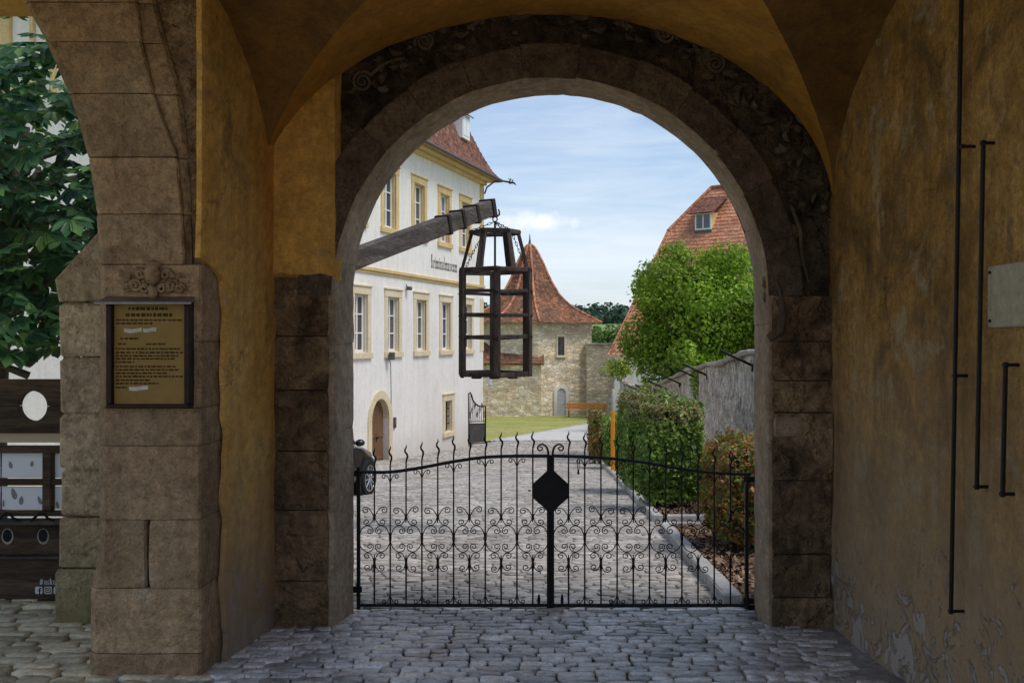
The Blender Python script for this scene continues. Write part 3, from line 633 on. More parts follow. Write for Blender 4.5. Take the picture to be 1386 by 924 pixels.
def cobbles(name,m,xl,xr,d0,d1,pr,pw,h,n=10,seed=1,wav=.03,gap=.006):
    r=np.random.default_rng(seed); S=[]
    d=d0; row=0
    while d<d1:
        p=pr*r.uniform(.85,1.2); a,b=xl(d),xr(d); x=a-r.uniform(0,pw)
        while x<b:
            w=pw*r.uniform(.6,1.5); S.append((x+w/2,d+p/2+wav*math.sin(x*.8+.5)+.03*fn(x*.6,d*.6,seed)+r.normal(0,.006),w*.5-gap,p*.5-gap)); x+=w
        d+=p; row+=1
    S=np.array(S); k=len(S); th=np.arange(n)*2*np.pi/n+np.pi/n
    ex=np.sign(np.cos(th))*np.abs(np.cos(th))**.42; ey=np.sign(np.sin(th))*np.abs(np.sin(th))**.42
    V=np.zeros((k,3*n+1,3)); hh=h*r.uniform(.6,1.3,k); tx=r.normal(0,.03,k); ty=r.normal(0,.04,k); rot=r.normal(0,.07,k)
    gz=G(S[:,1])
    for L,(sc,z) in enumerate(((1,-.8),(.97,.72),(.86,.98))):
        jx=1+r.normal(0,.05,(k,n)); X=ex[None]*S[:,2:3]*sc*jx; Y=ey[None]*S[:,3:4]*sc*(1+r.normal(0,.06,(k,n)))
        Xr=X*np.cos(rot)[:,None]-Y*np.sin(rot)[:,None]; Yr=X*np.sin(rot)[:,None]+Y*np.cos(rot)[:,None]
        V[:,L*n:(L+1)*n,0]=S[:,0:1]+Xr; V[:,L*n:(L+1)*n,1]=S[:,1:2]+Yr
        V[:,L*n:(L+1)*n,2]=gz[:,None]+z*hh[:,None]+(tx[:,None]*X+ty[:,None]*Y)*(L>0)+r.normal(0,.0015,(k,n))*(L>0)+(G(S[:,1]+.1)-gz)[:,None]*10*Y
    V[:,3*n,0]=S[:,0];V[:,3*n,1]=S[:,1];V[:,3*n,2]=gz+hh*1.0
    fs=[(L*n+i,L*n+(i+1)%n,(L+1)*n+(i+1)%n,(L+1)*n+i) for L in(0,1) for i in range(n)]+[(2*n+i,2*n+(i+1)%n,3*n) for i in range(n)]
    o=np_mesh(name,V,fs,m,smooth=True); struct(o); return o
cobbles('passage_cobbles',MT['cobble'],lambda d:-2.3,lambda d:1.95+.03*math.sin(d*2.1) if d<6.84 else 1.70,3.8,7.42,.094,.165,.014,14,1,.03,.0035)
cobbles('hall_cobbles',MT['cobble_yard'],lambda d:-8.5,lambda d:-2.32 if d>5.6 else -1.9,4.2,7.5,.125,.22,.020,10,2)
cobbles('yard_cobbles',MT['cobble_yard'],lambda d:-11,lambda d:-2.75,7.5,12,.125,.22,.020,8,3)
cobbles('road_cobbles',MT['cobble_out'],roadL,lambda d:kerX(d)-.16,7.46,26,.10,.17,.011,8,4,.05,.004)
cobbles('road_cobbles',MT['cobble_out'],roadL,lambda d:kerX(d)-.16,26,51,.17,.24,.014,6,5,.05,.005)
# gutter strip along the facade, pale path beyond, lawn, planting bed, kerb
strip('path',lambda d:-1.06+max(0,(d-50.5))*.49,lambda d:14 if d>56 else kerX(d)-.17,50.6,69.4,.034,MT['asphalt'],step=.5)
strip('lawn',lambda d:-12,lambda d:-1.15+max(0,(d-50.5))*.49,50.2,70.8,.03,MT['lawn'],step=.6,nx=14,bump=.05)
strip('lawn_edge',lambda d:-1.2+max(0,(d-50.5))*.49,lambda d:-1.05+max(0,(d-50.5))*.49,50.2,69,.05,MT['kerb'],step=.6,nx=1,side=1)
strip('planting_bed',lambda d:kerX(d)-.02,lambda d:kerX(d)+2.0,7.4,12.55,.05,MT['bark'],step=.15,nx=18,bump=.035)
strip('planting_bed',lambda d:kerX(d)-.02,lambda d:kerX(d)+2.0,13.65,24,.05,MT['bark'],step=.2,nx=14,bump=.035)
strip('planting_bed',lambda d:kerX(d)-.02,lambda d:kerX(d)+2.0,24.6,52,.04,MT['bark'],step=.5,nx=8,bump=.03)
strip('path',lambda d:kerX(d)+.0,lambda d:kerX(d)+2.0,12.68,13.52,.02,MT['kerb'],step=.2,nx=3)
def kerb(d0,d1,cross=None):
    mb=MB(); d=d0
    while d<d1:
        L=min(random.uniform(.85,1.05),d1-d)
        if L<.2: break
        c=d+L/2; x=kerX(c)-.08; sl=math.atan2(G(d+L)-G(d),L)
        Q=Matrix.Rotation(-math.atan(.053),3,'Z')@Matrix.Rotation(sl,3,'X')
        mb.bbox((x,c,G(c)+.01),(.14,L-.012,.19),.014,mat=Q,jit=.004); d+=L
    for c in cross or []:
        x=kerX(c); 
        for k in range(2): mb.bbox((x+.5+k*1.0,c,G(c)+.02),(.98,.09,.17),.012,jit=.004)
    o=mb.build('kerb',MT['kerb']); struct(o)
kerb(7.5,12.6,[12.6]); kerb(13.6,24.1,[13.6,24.1]); kerb(24.6,56,[24.6])
# bark chips and dry leaves lying on the beds
r=np.random.default_rng(9); k=5200; dd=r.uniform(7.5,24,k)**1; xx=1.35+.053*dd+.02+r.uniform(0,1,k)**1.5*1.7
keep=(dd<12.5)|(dd>13.7); dd=dd[keep]; xx=xx[keep]; k=len(dd)
th=r.uniform(0,6.28,k); L=r.uniform(.015,.045,k); W=L*r.uniform(.3,.6,k); V=np.zeros((k,4,3)); tilt=r.normal(0,.35,(k,2))
for i,(a,b_) in enumerate(((-1,-1),(1,-1),(1,1),(-1,1))):
    px=a*L*np.cos(th)-b_*W*np.sin(th); py=a*L*np.sin(th)+b_*W*np.cos(th)
    V[:,i,0]=xx+px; V[:,i,1]=dd+py; V[:,i,2]=G(dd)+.075+r.uniform(0,.02,k)*(i==0)+px*tilt[:,0]+py*tilt[:,1]
MT['chips']=leafmat('bark_chips',[(.05,.025,.015),(.14,.08,.045),(.26,.16,.10),(.36,.25,.17)],.0,.9)
struct(np_mesh('bark_chips',V,[(0,1,2,3)],MT['chips']),'stuff','loose brown bark chips and dry leaves on the planting beds')
# ================================================================== WROUGHT IRON GATE
GY=7.36
def Zg(v): return CZ+(458-v)/F*GY
sgm=1/890.0
def arc_sp(cx,cy,r,a_out,ccw,turns,inward,M=16):
    """points of a curl; inward=True starts at the outside"""
    out=[]
    for i in range(M+1):
        t=i/M; a=a_out+(1 if ccw else -1)*turns*2*math.pi*t; q=r*(1-.68*t); out.append((cx+math.cos(a)*q,cy+math.sin(a)*q))
    return out if inward else out[::-1]
def smooth_path(pts,sub=4):
    P=[Vector((p[0],p[1],0)) for p in pts]; out=[]
    for i in range(len(P)-1):
        p0,p1,p2,p3=P[max(0,i-1)],P[i],P[i+1],P[min(len(P)-1,i+2)]
        for k in range(sub):
            t=k/sub; out.append(.5*((2*p1)+(p2-p0)*t+(2*p0-5*p1+4*p2-p3)*t*t+(3*p1-p0-3*p2+p3)*t**3))
    out.append(P[-1]); return [(p.x,p.y) for p in out]
def cscroll_up(v=0):
    a=[(-57,40+22)]; j=lambda s: random.uniform(-s,s)
    k1,k2=j(7),j(5)
    # inside-out of the upper curl (clockwise), over to the bar, into the lower curl
    up=arc_sp(-57+k2,40+k1,22,math.pi/2,True,1.15,False); mid=smooth_path([(-57+k2,62+k1),(-32,50+k1*.5),(-9,14),(-5,-4),(-12,-30),(-30,-54),(-47,-57)],5)
    dn=arc_sp(-47,-36,21,-math.pi/2,False,1.15,True); return up+mid[1:-1]+dn
def cscroll_mid():
    up=arc_sp(-27,-95,20,0,False,1.1,False); mid=smooth_path([(-7,-95),(-16,-72),(-45,-60),(-78,-84),(-96,-150),(-80,-206),(-45,-233),(-15,-222),(-6,-198)],5)
    dn=arc_sp(-26,-198,20,0,True,1.1,True); return up+mid[1:-1]+dn
def cscroll_low():
    k=random.uniform(-8,8); up=arc_sp(-45,-259,20,math.pi/2,True,1.1,False); mid=smooth_path([(-45,-239),(-24,-244),(-8,-275),(-5,-310),(-12,-340+k),(-26,-358+k),(-40,-360+k)],5)
    dn=arc_sp(-42,-339+k,21,-math.pi/2,False,1.1,True); return up+mid[1:-1]+dn
def sweep2(mb,pts,x0,z0,sx,r=.0037,y=GY):
    P=[Vector((x0+sx*p[0]*sgm,y,z0+p[1]*sgm)) for p in pts]; Q=[P[0]]
    for p in P[1:]:
        if (p-Q[-1]).length>.0018: Q.append(p)
    mb.tube(Q,r,5,up=(0,1,0))
def gate_leaf(side):
    if side<0: xh,xm,lab=-1.135,.271,'left leaf of the black wrought iron gate, with the diamond lock plate'
    else: xh,xm,lab=1.735,.2985,'right leaf of the black wrought iron gate, latch pin on its top rail'
    g=thing('gate_leaf',lab,'gate',(xh,GY,Zg(818)),0,'wrought iron gate leaves')
    I=MT['iron']; zb=Zg(818.5)
    tv=([638.5,639,632.7,624.2,618.2,616.7,617] if side<0 else [641.5,639.8,634.7,626.5,621,618,616.5])
    def ztop(t): return Zg(float(np.interp(t,[0,.17,.33,.5,.66,.83,1],tv)))
    def zts(t): return (ztop(max(0,t-.05))+2*ztop(t)+ztop(min(1,t+.05)))/4
    X=lambda t: xh+(xm-xh)*t
    s=1 if side<0 else -1
    mb=MB(); mb.tube([Vector((X(i/40)-(s*.03 if i==0 else 0),GY,zts(i/40))) for i in range(41)],.0122,6,up=(0,1,0)); mb.build('top_rail',I,g,auto=40)
    mb=MB(); mb.bbox(((xh+xm)/2,GY,zb),(abs(xm-xh)+.02,.022,.022),.004); mb.build('bottom_rail',I,g)
    mb=MB(); mb.bbox((xh,GY,(zb+zts(0))/2-.02),(.026,.03,zts(0)-zb+.02),.004); mb.build('hinge_stile',I,g)
    mb=MB(); mb.bbox((xm,GY-.002*s,(zb-.03+Zg(617))/2),(.0265,.034,Zg(617)-zb+.05),.004); mb.build('meeting_stile',I,g)
    tips=[605.5,602.5,601,596.4,593.4,588.8,587.3,585.8,584.3,583.6,582.7] if side<0 else [609,605,602,600,597,594,592,590,587,584.5,583]
    for i in range(11):
        t=(i+1)/12; x=X(t); zt=zts(t); interrupted=(i%2==0); mb=MB()
        q=random.uniform(-.002,.002); tip=Zg(tips[i]); z=[]
        hl=tip-zt
        fin=[(0,0),(.0,hl*.28),(.004,hl*.40),(.010,hl*.52),(.008,hl*.60),(-.006,hl*.70),(-.009,hl*.77),(-.003,hl*.84),(.003,hl*.91),(.0,hl)]
        fr=[.0056,.0058,.0068,.0075,.0078,.0072,.0064,.0058,.0045,.001]
        if interrupted:
            zn=Zg(698.6)
            mb.tube([Vector((x+q,GY,zn-.045)),Vector((x+q,GY,zn-.01)),Vector((x,GY,zn)),Vector((x,GY,zn+.02)),Vector((x,GY,zt))]+[Vector((x+a,GY,zt+b)) for a,b in fin[1:]],[.003,.0075,.010,.0058,.0056]+fr[1:],6,up=(0,1,0))
            mb.tube([Vector((x,GY,zb)),Vector((x,GY,zn-365*sgm)),Vector((x,GY,zn-330*sgm)),Vector((x,GY,zn-290*sgm)),Vector((x,GY,zn-250*sgm))],[.006,.0065,.0105,.0075,.003],6,up=(0,1,0))
        else:
            zm=Zg(727)
            mb.tube([Vector((x,GY,zb)),Vector((x,GY,zm-.04)),Vector((x,GY,zm-.015)),Vector((x,GY,zm+.015)),Vector((x,GY,zm+.04)),Vector((x,GY,zt))]+[Vector((x+a,GY,zt+b)) for a,b in fin[1:]],[.006,.006,.0105,.0105,.0056,.0056]+fr[1:],6,up=(0,1,0))
        mb.build('bar',I,g,auto=50)
        def scr(pts,z_,sx,r=.0037): mb=MB(); sweep2(mb,pts,x,z_,sx,r); mb.build('scroll',I,g,auto=60)
        if interrupted:
            zn=Zg(698.6)
            for sx in (1,-1):
                sc=.985*abs(xm-xh)/12/(96*sgm)*sx
                scr(cscroll_up(),zn,sc); scr(cscroll_mid(),zn,sc); scr(cscroll_low(),zn,sc)
        else:
            for sx in (1,-1):
                scr(smooth_path([(0,62),(-6,40),(-18,14),(-38,0)],5)[:-1]+arc_sp(-38,15,15,-math.pi/2,False,.95,True),zb+.012,sx,.0034)
                scr(smooth_path([(0,-66),(-6,-44),(-18,-18),(-40,-4)],5)[:-1]+arc_sp(-40,-20,16,math.pi/2,True,.95,True),zt-.012,sx,.0034)
    # crest curl over the meeting stile
    mb=MB(); sx=-1 if side<0 else 1
    pts=smooth_path([(0,0),(2,30),(14,62),(42,78),(66,66)],5)[:-1]+arc_sp(52,52,20,.6,False,1.0,True)
    P=[Vector((xm+sx*(p[0]*sgm+.002),GY,Zg(617)+p[1]*sgm)) for p in pts]; mb.tube(P,[.009*(1-.55*i/len(P)) for i in range(len(P))],6,up=(0,1,0)); mb.build('crest_curl',I,g,auto=60)
    # hinges into the jamb
    hx=-1.19 if side<0 else 1.78
    for v in ((640,797) if side<0 else (648,812)):
        mb=MB(); mb.bbox(((xh+hx)/2,GY+.012*0,Zg(v)),(abs(hx-xh)+.05,.035,.045),.006); mb.tube([Vector((xh,GY-.02,Zg(v)-.05)),Vector((xh,GY-.02,Zg(v)+.05))],.014,7); mb.build('hinge',I,g,auto=40)
    mb=MB(); bx=xm-.072*s; mb.lathe([(.004,.075),(.008,.06),(.012,.04),(.011,.01),(.008,0)][::-1],(bx,GY,zb+.008),8); mb.build('floor_bolt',I,g,auto=50)
    if side<0:
        lp=thing_lock(g)
    else:
        lx=(782.5-693)/F*GY; mb=MB(); mb.tube([Vector((lx,GY-.02,Zg(615.5))),Vector((lx,GY-.02,Zg(618)))],.009,6); mb.tube([Vector((lx+.006,GY-.02,Zg(622))),Vector((lx+.006,GY-.02,Zg(634)))],.0028,5); mb.tube([Vector((lx-.006,GY-.02,Zg(622))),Vector((lx-.006,GY-.02,Zg(634)))],.0028,5); mb.tube([Vector((lx,GY-.02,Zg(634))),Vector((lx,GY-.02,Zg(641)))],[.006,.009],6); mb.build('latch_pin',I,g)
    return g
def thing_lock(g):
    mb=MB(); xc=(745-693)/F*GY; zc=Zg(664)
    out=[(-.02,.158),(.02,.158),(.052,.128),(.128,.058),(.137,.042),(.137,-.028),(.128,-.05),(.05,-.118),(.022,-.15),(-.022,-.15),(-.05,-.118),(-.128,-.05),(-.137,-.028),(-.137,.042),(-.128,.058),(-.052,.128)]
    mb.prism([(xc+a,zc+b) for a,b in out],lambda p,q,h:Vector((p,h,q)),GY-.030,GY-.018,.003)
    o=mb.build('lock_plate',MT['iron'],g)
    mb=MB()
    for a,b in ((-.11,.03),(.11,.03),(-.11,-.02),(.11,-.02),(0,.13),(0,-.12)): mb.sphere((xc+a,GY-.031,zc+b),.006,7,4,(1,.5,1))
    mb.tube([Vector((xc-.145,GY-.025,zc+.006)),Vector((xc-.165,GY-.025,zc+.006))],.006,6)
    mb.bbox((xc+.04,GY-.034,zc-.0),(.014,.006,.03),.002)
    mb.build('rivet',MT['iron_rust'],o); return o
gate_leaf(-1); gate_leaf(1)
ds_=thing('gate_stop','low worn stone set in the sill under the closed gate','gate stop',(.284,7.36,.0))
mb=MB(); mb.bbox((.284,7.40,G(7.4)+.01),(.20,.16,.05),.015,jit=.008); mb.build('stone',MT['kerb'],ds_)
# ================================================================== BEAM AND CAGE
A=at(480,350,10.0); B=at(662.5,281.5,12.3); dirv=(B-A).normalized(); st0=A-dirv*((A.y-7.60)/dirv.y)
bm_=thing('gallows_beam','long grey weathered beam banded with iron, sloping up to hold the cage','beam',st0)
xax=dirv; yax=Vector((0,0,1)).cross(xax).normalized(); zax=xax.cross(yax); Q=Matrix((xax,yax,zax)).transposed()
Lb=(B-st0).length; mb=MB()
rings=[]
for i in range(14):
    t=i/13; c=st0+dirv*Lb*t; hw=.082; hh=.098; j=lambda k:.005*fn(t*6,k,1)
    rings.append([c+Q@Vector((0,a*(hw+j(k)),b*(hh+j(k+9)))) for k,(a,b) in enumerate(((-1,-.9),(-.9,-1),(.9,-1),(1,-.9),(1,.9),(.9,1),(-.9,1),(-1,.9)))])
mb.loft(rings); mb.build('timber',MT['wood_old'],bm_)
for u in (601,620,639.5,660.5):
    # find distance along the beam for that spot
    best=min((abs(693+F*(st0+dirv*s).x/(st0+dirv*s).y-u),s) for s in [Lb*k/800 for k in range(300,801)])[1]
    mb=MB(); c=st0+dirv*best; w=.028 if u<650 else .034
    for (off,dim) in ((Vector((0,.091,0)),(w*2,.012,.215)),(Vector((0,-.091,0)),(w*2,.012,.215)),(Vector((0,0,.108)),(w*2,.194,.012)),(Vector((0,0,-.108)),(w*2,.194,.012))): mb.bbox(c+Q@off,dim,.003,mat=Q)
    mb.build('iron_band',MT['iron_rust'],bm_)
mb=MB(); e=B+dirv*.012; mb.bbox(e,(.012,.185,.21),.003,mat=Q)
hk=at(672.5,287,12.4)
mb.tube([e,e+Vector((.03,.02,-.03)),Vector((hk.x-.02,hk.y,hk.z-.035)),Vector((hk.x+.005,hk.y,hk.z-.055)),Vector((hk.x+.032,hk.y,hk.z-.03)),Vector((hk.x+.03,hk.y,hk.z+.01)),Vector((hk.x+.018,hk.y,hk.z+.035))],[.012,.012,.013,.013,.012,.01,.008],7)
mb.build('hook',MT['iron_rust'],bm_,auto=50)
CC=at(670,458,12.4); cx,cy=CC.x,CC.y
cg=thing('hanging_cage','dark wooden punishment cage with six sides hanging from the beam by a hook','cage',(cx,cy,CZ-.48))
zc=lambda v: CZ+(458-v)/F*cy
Rb,Rt=.470,.285; zb_,zs_,zt_=zc(506),zc(367),zc(314.5)
ang=[math.pi/3*k+.07 for k in range(6)]; ang2=[a+math.pi/6 for a in ang]
hp=lambda r,a,z: Vector((cx+math.sin(a)*r,cy-math.cos(a)*r,z))
def bar3(mb,p,q,w,t,a):                       # flat timber from p to q, wide side facing angle a
    d=(q-p); L=d.length; x=d.normalized(); o=Vector((math.sin(a),-math.cos(a),0)); o=(o-x*o.dot(x)).normalized(); s=x.cross(o); Q=Matrix((x,s,o)).transposed()
    mb.bbox((p+q)/2,(L,w,t),.006,mat=Q,jit=.003)
W=MT['wood_dark']
for a in ang:
    mb=MB(); bar3(mb,hp(Rb,a,zb_-.02),hp(Rb,a,zs_+.03),.085,.05,a); mb.build('post',W,cg)
    a2=a+math.pi/6; mb=MB(); bar3(mb,hp(Rb*.875,a2,zs_+.01),hp(Rt+.005,a2,zt_-.01),.07,.04,a2); mb.build('strut',W,cg)
def ring(z,r,w,t,name,wob=.012,ang=ang):
    for k in range(6):
        a,b=ang[k],ang[(k+1)%6]; mb=MB(); am=(a+b)/2+(math.pi if k==5 else 0); 
        p=hp(r,a,z+random.uniform(-wob,wob)); q=hp(r,b,z+random.uniform(-wob,wob)); d=(q-p).normalized()*.03
        bar3(mb,p-d*.6,q+d*.6,w,t,am); 
        for e in (p,q): mb.sphere(e+Vector((math.sin(am),-math.cos(am),0))*.022,.011,6,4)
        mb.build(name,W,cg)
ring(zb_,Rb+.008,.06,.04,'rail'); ring(zs_,Rb+.008,.055,.04,'rail'); ring(zt_,Rt+.012,.055,.04,'rail',.008,ang2)
for v in (395.5,426.5): ring(zc(v),Rb+.018,.038,.02,'rail')
ring(zc(456),Rb+.014,.048,.026,'rail',.02)
mb=MB()
for o in (-.22,0,.22): mb.bbox((cx+o,cy,zb_-.035),(.12,2*math.sqrt(max(0,(Rb*.9)**2-o*o)),.022),.004)
mb.build('floor_plank',W,cg)
ztop=zc(300); mb=MB(); rr=[Vector((cx+math.cos(t)*.028,cy,ztop+.03+math.sin(t)*.03)) for t in [i*math.pi/7 for i in range(15)]]; mb.tube(rr,.008,6); mb.build('hook_ring',MT['iron_rust'],cg,auto=60)
mb=MB(); mb.tube([Vector((cx,cy,ztop)),Vector((cx,cy,zs_-.02))],.014,7); mb.build('rod',MT['iron_rust'],cg)
def chain(p,q,name='chain'):
    mb=MB(); d=q-p; n=max(3,int(d.length/.045)); x=d.normalized(); s=x.cross(Vector((0,1,0))).normalized(); w=x.cross(s)
    for i in range(n):
        c=p+d*((i+.5)/n); k=s if i%2 else w; L=d.length/n*.66
        mb.tube([c+x*math.cos(t)*L+k*math.sin(t)*.013 for t in [j*math.pi/4 for j in range(9)]],.0048,4,caps=False)
    mb.build(name,MT['iron_rust'],cg)
for k in (0,2,4): chain(Vector((cx,cy,ztop)),hp(Rt,ang2[k],zt_+.02))
chain(hp(Rt*.75,ang[1]+.2,zt_),hp(Rb*.92,ang[1],zs_)); chain(hp(Rt*.8,ang[4],zt_-.1),hp(Rb*.8,ang[5]-.5,zs_+.02)); 
# ================================================================== stroke lettering (flat painted strokes)
def stroke_poly(mb,pts,w,fmap,th=.004):
    """flat strokes of width w through 2-D points, fmap(x,y,h)"""
    for (x0,y0),(x1,y1) in zip(pts[:-1],pts[1:]):
        l=math.hypot(x1-x0,y1-y0) or 1; nx,ny=-(y1-y0)/l*w/2,(x1-x0)/l*w/2; ex,ey=(x1-x0)/l*w*.3,(y1-y0)/l*w*.3
        q=[(x0+nx-ex,y0+ny-ey),(x0-nx-ex,y0-ny-ey),(x1-nx+ex,y1-ny+ey),(x1+nx+ex,y1+ny+ey)]
        mb.loft([[fmap(a,b,0) for a,b in q],[fmap(a,b,th) for a,b in q]])
def minim(x): return [[(x-.10,.86),(x,1.0),(x+.10,.88)],[(x,.95),(x,.06)],[(x-.10,.1),(x,-.02),(x+.12,.12)]]
def joined(n): 
    out=[]
    for i in range(n):
        out+=minim(.2+.44*i)
        if i: out.append([(.2+.44*(i-1)+.02,.74),(.2+.44*i-.02,.96)])
    return out,(.2+.44*(n-1)+.22)
def glyph(c):
    if c=='m': return joined(3)
    if c=='n': return joined(2)
    if c=='u':
        return minim(.2)+minim(.64)+[[(.24,.03),(.60,.2)]],.86
    if c=='i': return minim(.2)+[[(.16,1.28),(.26,1.40)]],.42
    if c=='r': return minim(.2)+[[(.24,.8),(.44,1.0),(.54,.86)]],.6
    if c=='l': return [[(.12,1.62),(.2,1.75)],[(.2,1.7),(.2,.06)],[(.2,.02),(.34,.14)]],.44
    if c=='a': return minim(.62)+[[(.2,.86),(.42,1.0),(.62,.86)],[(.2,.1),(.2,.55),(.58,.62)],[(.2,.06),(.36,-.02),(.58,.16)]],.86
    if c=='e': return [[(.2,.92),(.2,.1),(.34,0),(.56,.14)],[(.2,.9),(.42,1.0),(.56,.8),(.24,.5)]],.66
    if c=='s': return [[(.58,.86),(.4,1.0),(.18,.86),(.2,.62),(.56,.4),(.58,.14),(.38,0),(.14,.12)]],.72
    if c=='K': return [[(.16,1.6),(.42,1.78),(.62,1.6)],[(.26,1.66),(.22,.9),(.26,.1)],[(.08,.06),(.28,0),(.42,.16)],[(.6,1.6),(.40,1.05),(.66,.86),(.66,.1),(.82,.02)],[(.28,.95),(.6,1.0)]],1.02
    if c=='k': return [[(.2,0),(.2,1.5)],[(.62,.95),(.22,.42)],[(.34,.55),(.64,0)]],.75
    if c=='#': return [[(.2,0),(.34,1.3)],[(.5,0),(.64,1.3)],[(.05,.4),(.75,.4)],[(.1,.9),(.8,.9)]],.95
    return [],.5
def write(mb,text,fmap,w=.17,gap=.10):
    x=0
    for c in text:
        g,adv=glyph(c)
        for p in g: stroke_poly(mb,[(x+a,b) for a,b in p],w,fmap)
        x+=adv+gap
    return x
# ================================================================== MUSEUM BUILDING
e2=Vector((.2827,.9592,0)); n2=Vector((.9592,-.2827,0)); C0=Vector((-1.38,47.6,CZ))
def FP(s,z,w=0): return C0+e2*s-n2*w+Vector((0,0,z))          # w = depth into the wall, z over eye height
def sd(d): return (d-47.6)*1.0425
def EP(t,z,w=0): return FP(SN,z,0)+(-n2)*t+e2*w+Vector((0,0,0))
SN=-26.4; BW=12.0
mus=thing('museum_building','long white building with yellow window surrounds and brown tiled roof, left of the road','building',(C0.x,C0.y,CZ-5.1))
QF=Matrix((e2,-n2,Vector((0,0,1)))).transposed()              # local axes: along, inward, up
def fbox(mb,s0,s1,z0,z1,w0,w1,b=.008): mb.bbox(FP((s0+s1)/2,(z0+z1)/2,(w0+w1)/2),(abs(s1-s0),abs(w1-w0),abs(z1-z0)),b,mat=QF)
wins=[]
for d in (45.1,42.5,39.7,36.9,34.1,31.3,28.5,25.7): wins.append((sd(d)-.55,sd(d)+.55,4.08,6.14))
for d in (45.4,42.65,39.9,37.2,34.5,31.8,29.1,26.4): wins.append((sd(d)-.53,sd(d)+.53,-.50,1.54))
small=(sd(42.55),sd(43.35),-4.02,-2.68); door=(sd(35.3),sd(36.77),-4.62,-2.18)
holes=wins+[small,door]
def wall_holes(mb,P,S0,S1,Z0,Z1,holes,dep,step=2.5):
    S=sorted({S0,S1,*[h[0] for h in holes],*[h[1] for h in holes]}); Z=sorted({Z0,Z1,*[h[2] for h in holes],*[h[3] for h in holes]})
    for a,b in zip(S[:-1],S[1:]):
        for c,d in zip(Z[:-1],Z[1:]):
            m=((a+b)/2,(c+d)/2)
            if any(h[0]<m[0]<h[1] and h[2]<m[1]<h[3] for h in holes): continue
            mb.add([P(a,c,0),P(b,c,0),P(b,d,0),P(a,d,0)],[(0,1,2,3)])
    for h in holes:
        for (p,q) in (((h[0],h[2]),(h[1],h[2])),((h[1],h[2]),(h[1],h[3])),((h[1],h[3]),(h[0],h[3])),((h[0],h[3]),(h[0],h[2]))):
            mb.add([P(*p,0),P(*q,0),P(*q,dep),P(*p,dep)],[(0,1,2,3)])
mb=MB(); wall_holes(mb,FP,SN,0,-8,7.75,holes,.3)
# far end, near end (gable, faces the yard) and back
mb.add([FP(0,-8),FP(0,-8,BW),FP(0,7.75,BW),FP(0,7.75)],[(0,1,2,3)]); mb.add([FP(0,-8,BW),FP(SN,-8,BW),FP(SN,7.75,BW),FP(0,7.75,BW)],[(0,1,2,3)])
ywins=[(6.6,7.6,-.5,1.54),(3.25,4.3,6.2,8.6),(6.6,7.6,4.1,6.1)]
wall_holes(mb,EP,0,BW,-8,7.7,[h for h in ywins if h[3]<7.6],.3)
mb.add([EP(0,7.7),EP(BW,7.7),EP(BW-.6,10),EP(BW-3.5,16),EP(BW/2,17.5),EP(3.5,16),EP(1.5,12.2),EP(.6,10)],[(0,1,2,3,4,5,6,7)])
mb.build('wall',MT['white_wall'],mus)
def window(P,Q,h,stone,grille=False,panes=(2,3)):
    s0,s1,z0,z1=h; ctr=lambda a,b,c,d,w0,w1:(P((a+b)/2,(c+d)/2,(w0+w1)/2),(b-a,w1-w0,d-c))
    def bx(mb,a,b,c,d,w0,w1,bev=.006): p,q=ctr(a,b,c,d,w0,w1); mb.bbox(p,q,bev,mat=Q)
    t=.27; mb=MB()
    bx(mb,s0-t,s0,z0,z1,-.035,.05); bx(mb,s1,s1+t,z0,z1,-.035,.05); bx(mb,s0-t-.02,s1+t+.02,z1+.002,z1+t,-.045,.05); bx(mb,s0-t-.05,s1+t+.05,z0-.2,z0-.002,-.09,.05)
    bx(mb,s0-.004,s0+.03,z0,z1,.052,.27,.003); bx(mb,s1-.03,s1+.004,z0,z1,.052,.27,.003); bx(mb,s0,s1,z1-.03,z1+.004,.052,.27,.003); bx(mb,s0,s1,z0-.004,z0+.03,.052,.27,.003)
    bx(mb,s0-t-.06,s1+t+.06,z1+t+.002,z1+t+.06,-.085,.02)
    wp=mb.build('window',stone,mus)
    a,b,c,d=s0+.03,s1-.03,z0+.03,z1-.03; mb=MB(); f=.06
    if not grille:
        bx(mb,a,a+f,c,d,.15,.2); bx(mb,b-f,b,c,d,.15,.2); bx(mb,a+f,b-f,d-f,d,.15,.2); bx(mb,a+f,b-f,c,c+f+.02,.14,.2); m=(a+b)/2; bx(mb,m-.045,m+.045,c+f,d-f,.145,.2)
        for k in range(1,panes[1]): zz=c+(d-c)*k/panes[1]; bx(mb,a+f,m-.045,zz-.025,zz+.025,.155,.195); bx(mb,m+.045,b-f,zz-.025,zz+.025,.155,.195)
        mb.build('frame',MT['win_white'],wp)
    else:
        for k in range(1,4): zz=c+(d-c)*k/4; bx(mb,a,b,zz-.018,zz+.018,.09,.12,.003)
        for k in range(1,3): ss=a+(b-a)*k/3; bx(mb,ss-.018,ss+.018,c,d,.122,.15,.003)
        mb.build('grille',MT['iron_rust'],wp)
    mb=MB(); bx(mb,a,b,c,d,.205,.22,.001); mb.build('pane',random.Random(int(s0*31+z0*7)).choice(GLASS),wp)
for h in wins[:8]: window(FP,QF,h,MT['sandstone'])
for h in wins[8:]: window(FP,QF,h,MT['sand_pale'])
window(FP,QF,small,MT['sand_pale'],True)
QE=Matrix((-n2,e2,Vector((0,0,1)))).transposed()
for h in ywins:
    if h[3]<7.6: window(EP,QE,h,MT['sandstone'])
mb=MB()
for t0,t1 in ((2.86,3.18),(1.62,1.75),(2.2,2.3)): mb.bbox(EP((t0+t1)/2,7.4,-.05),(t1-t0,.12,4.0),.01,mat=QE)
mb.build('pilaster',MT['sandstone'],mus)
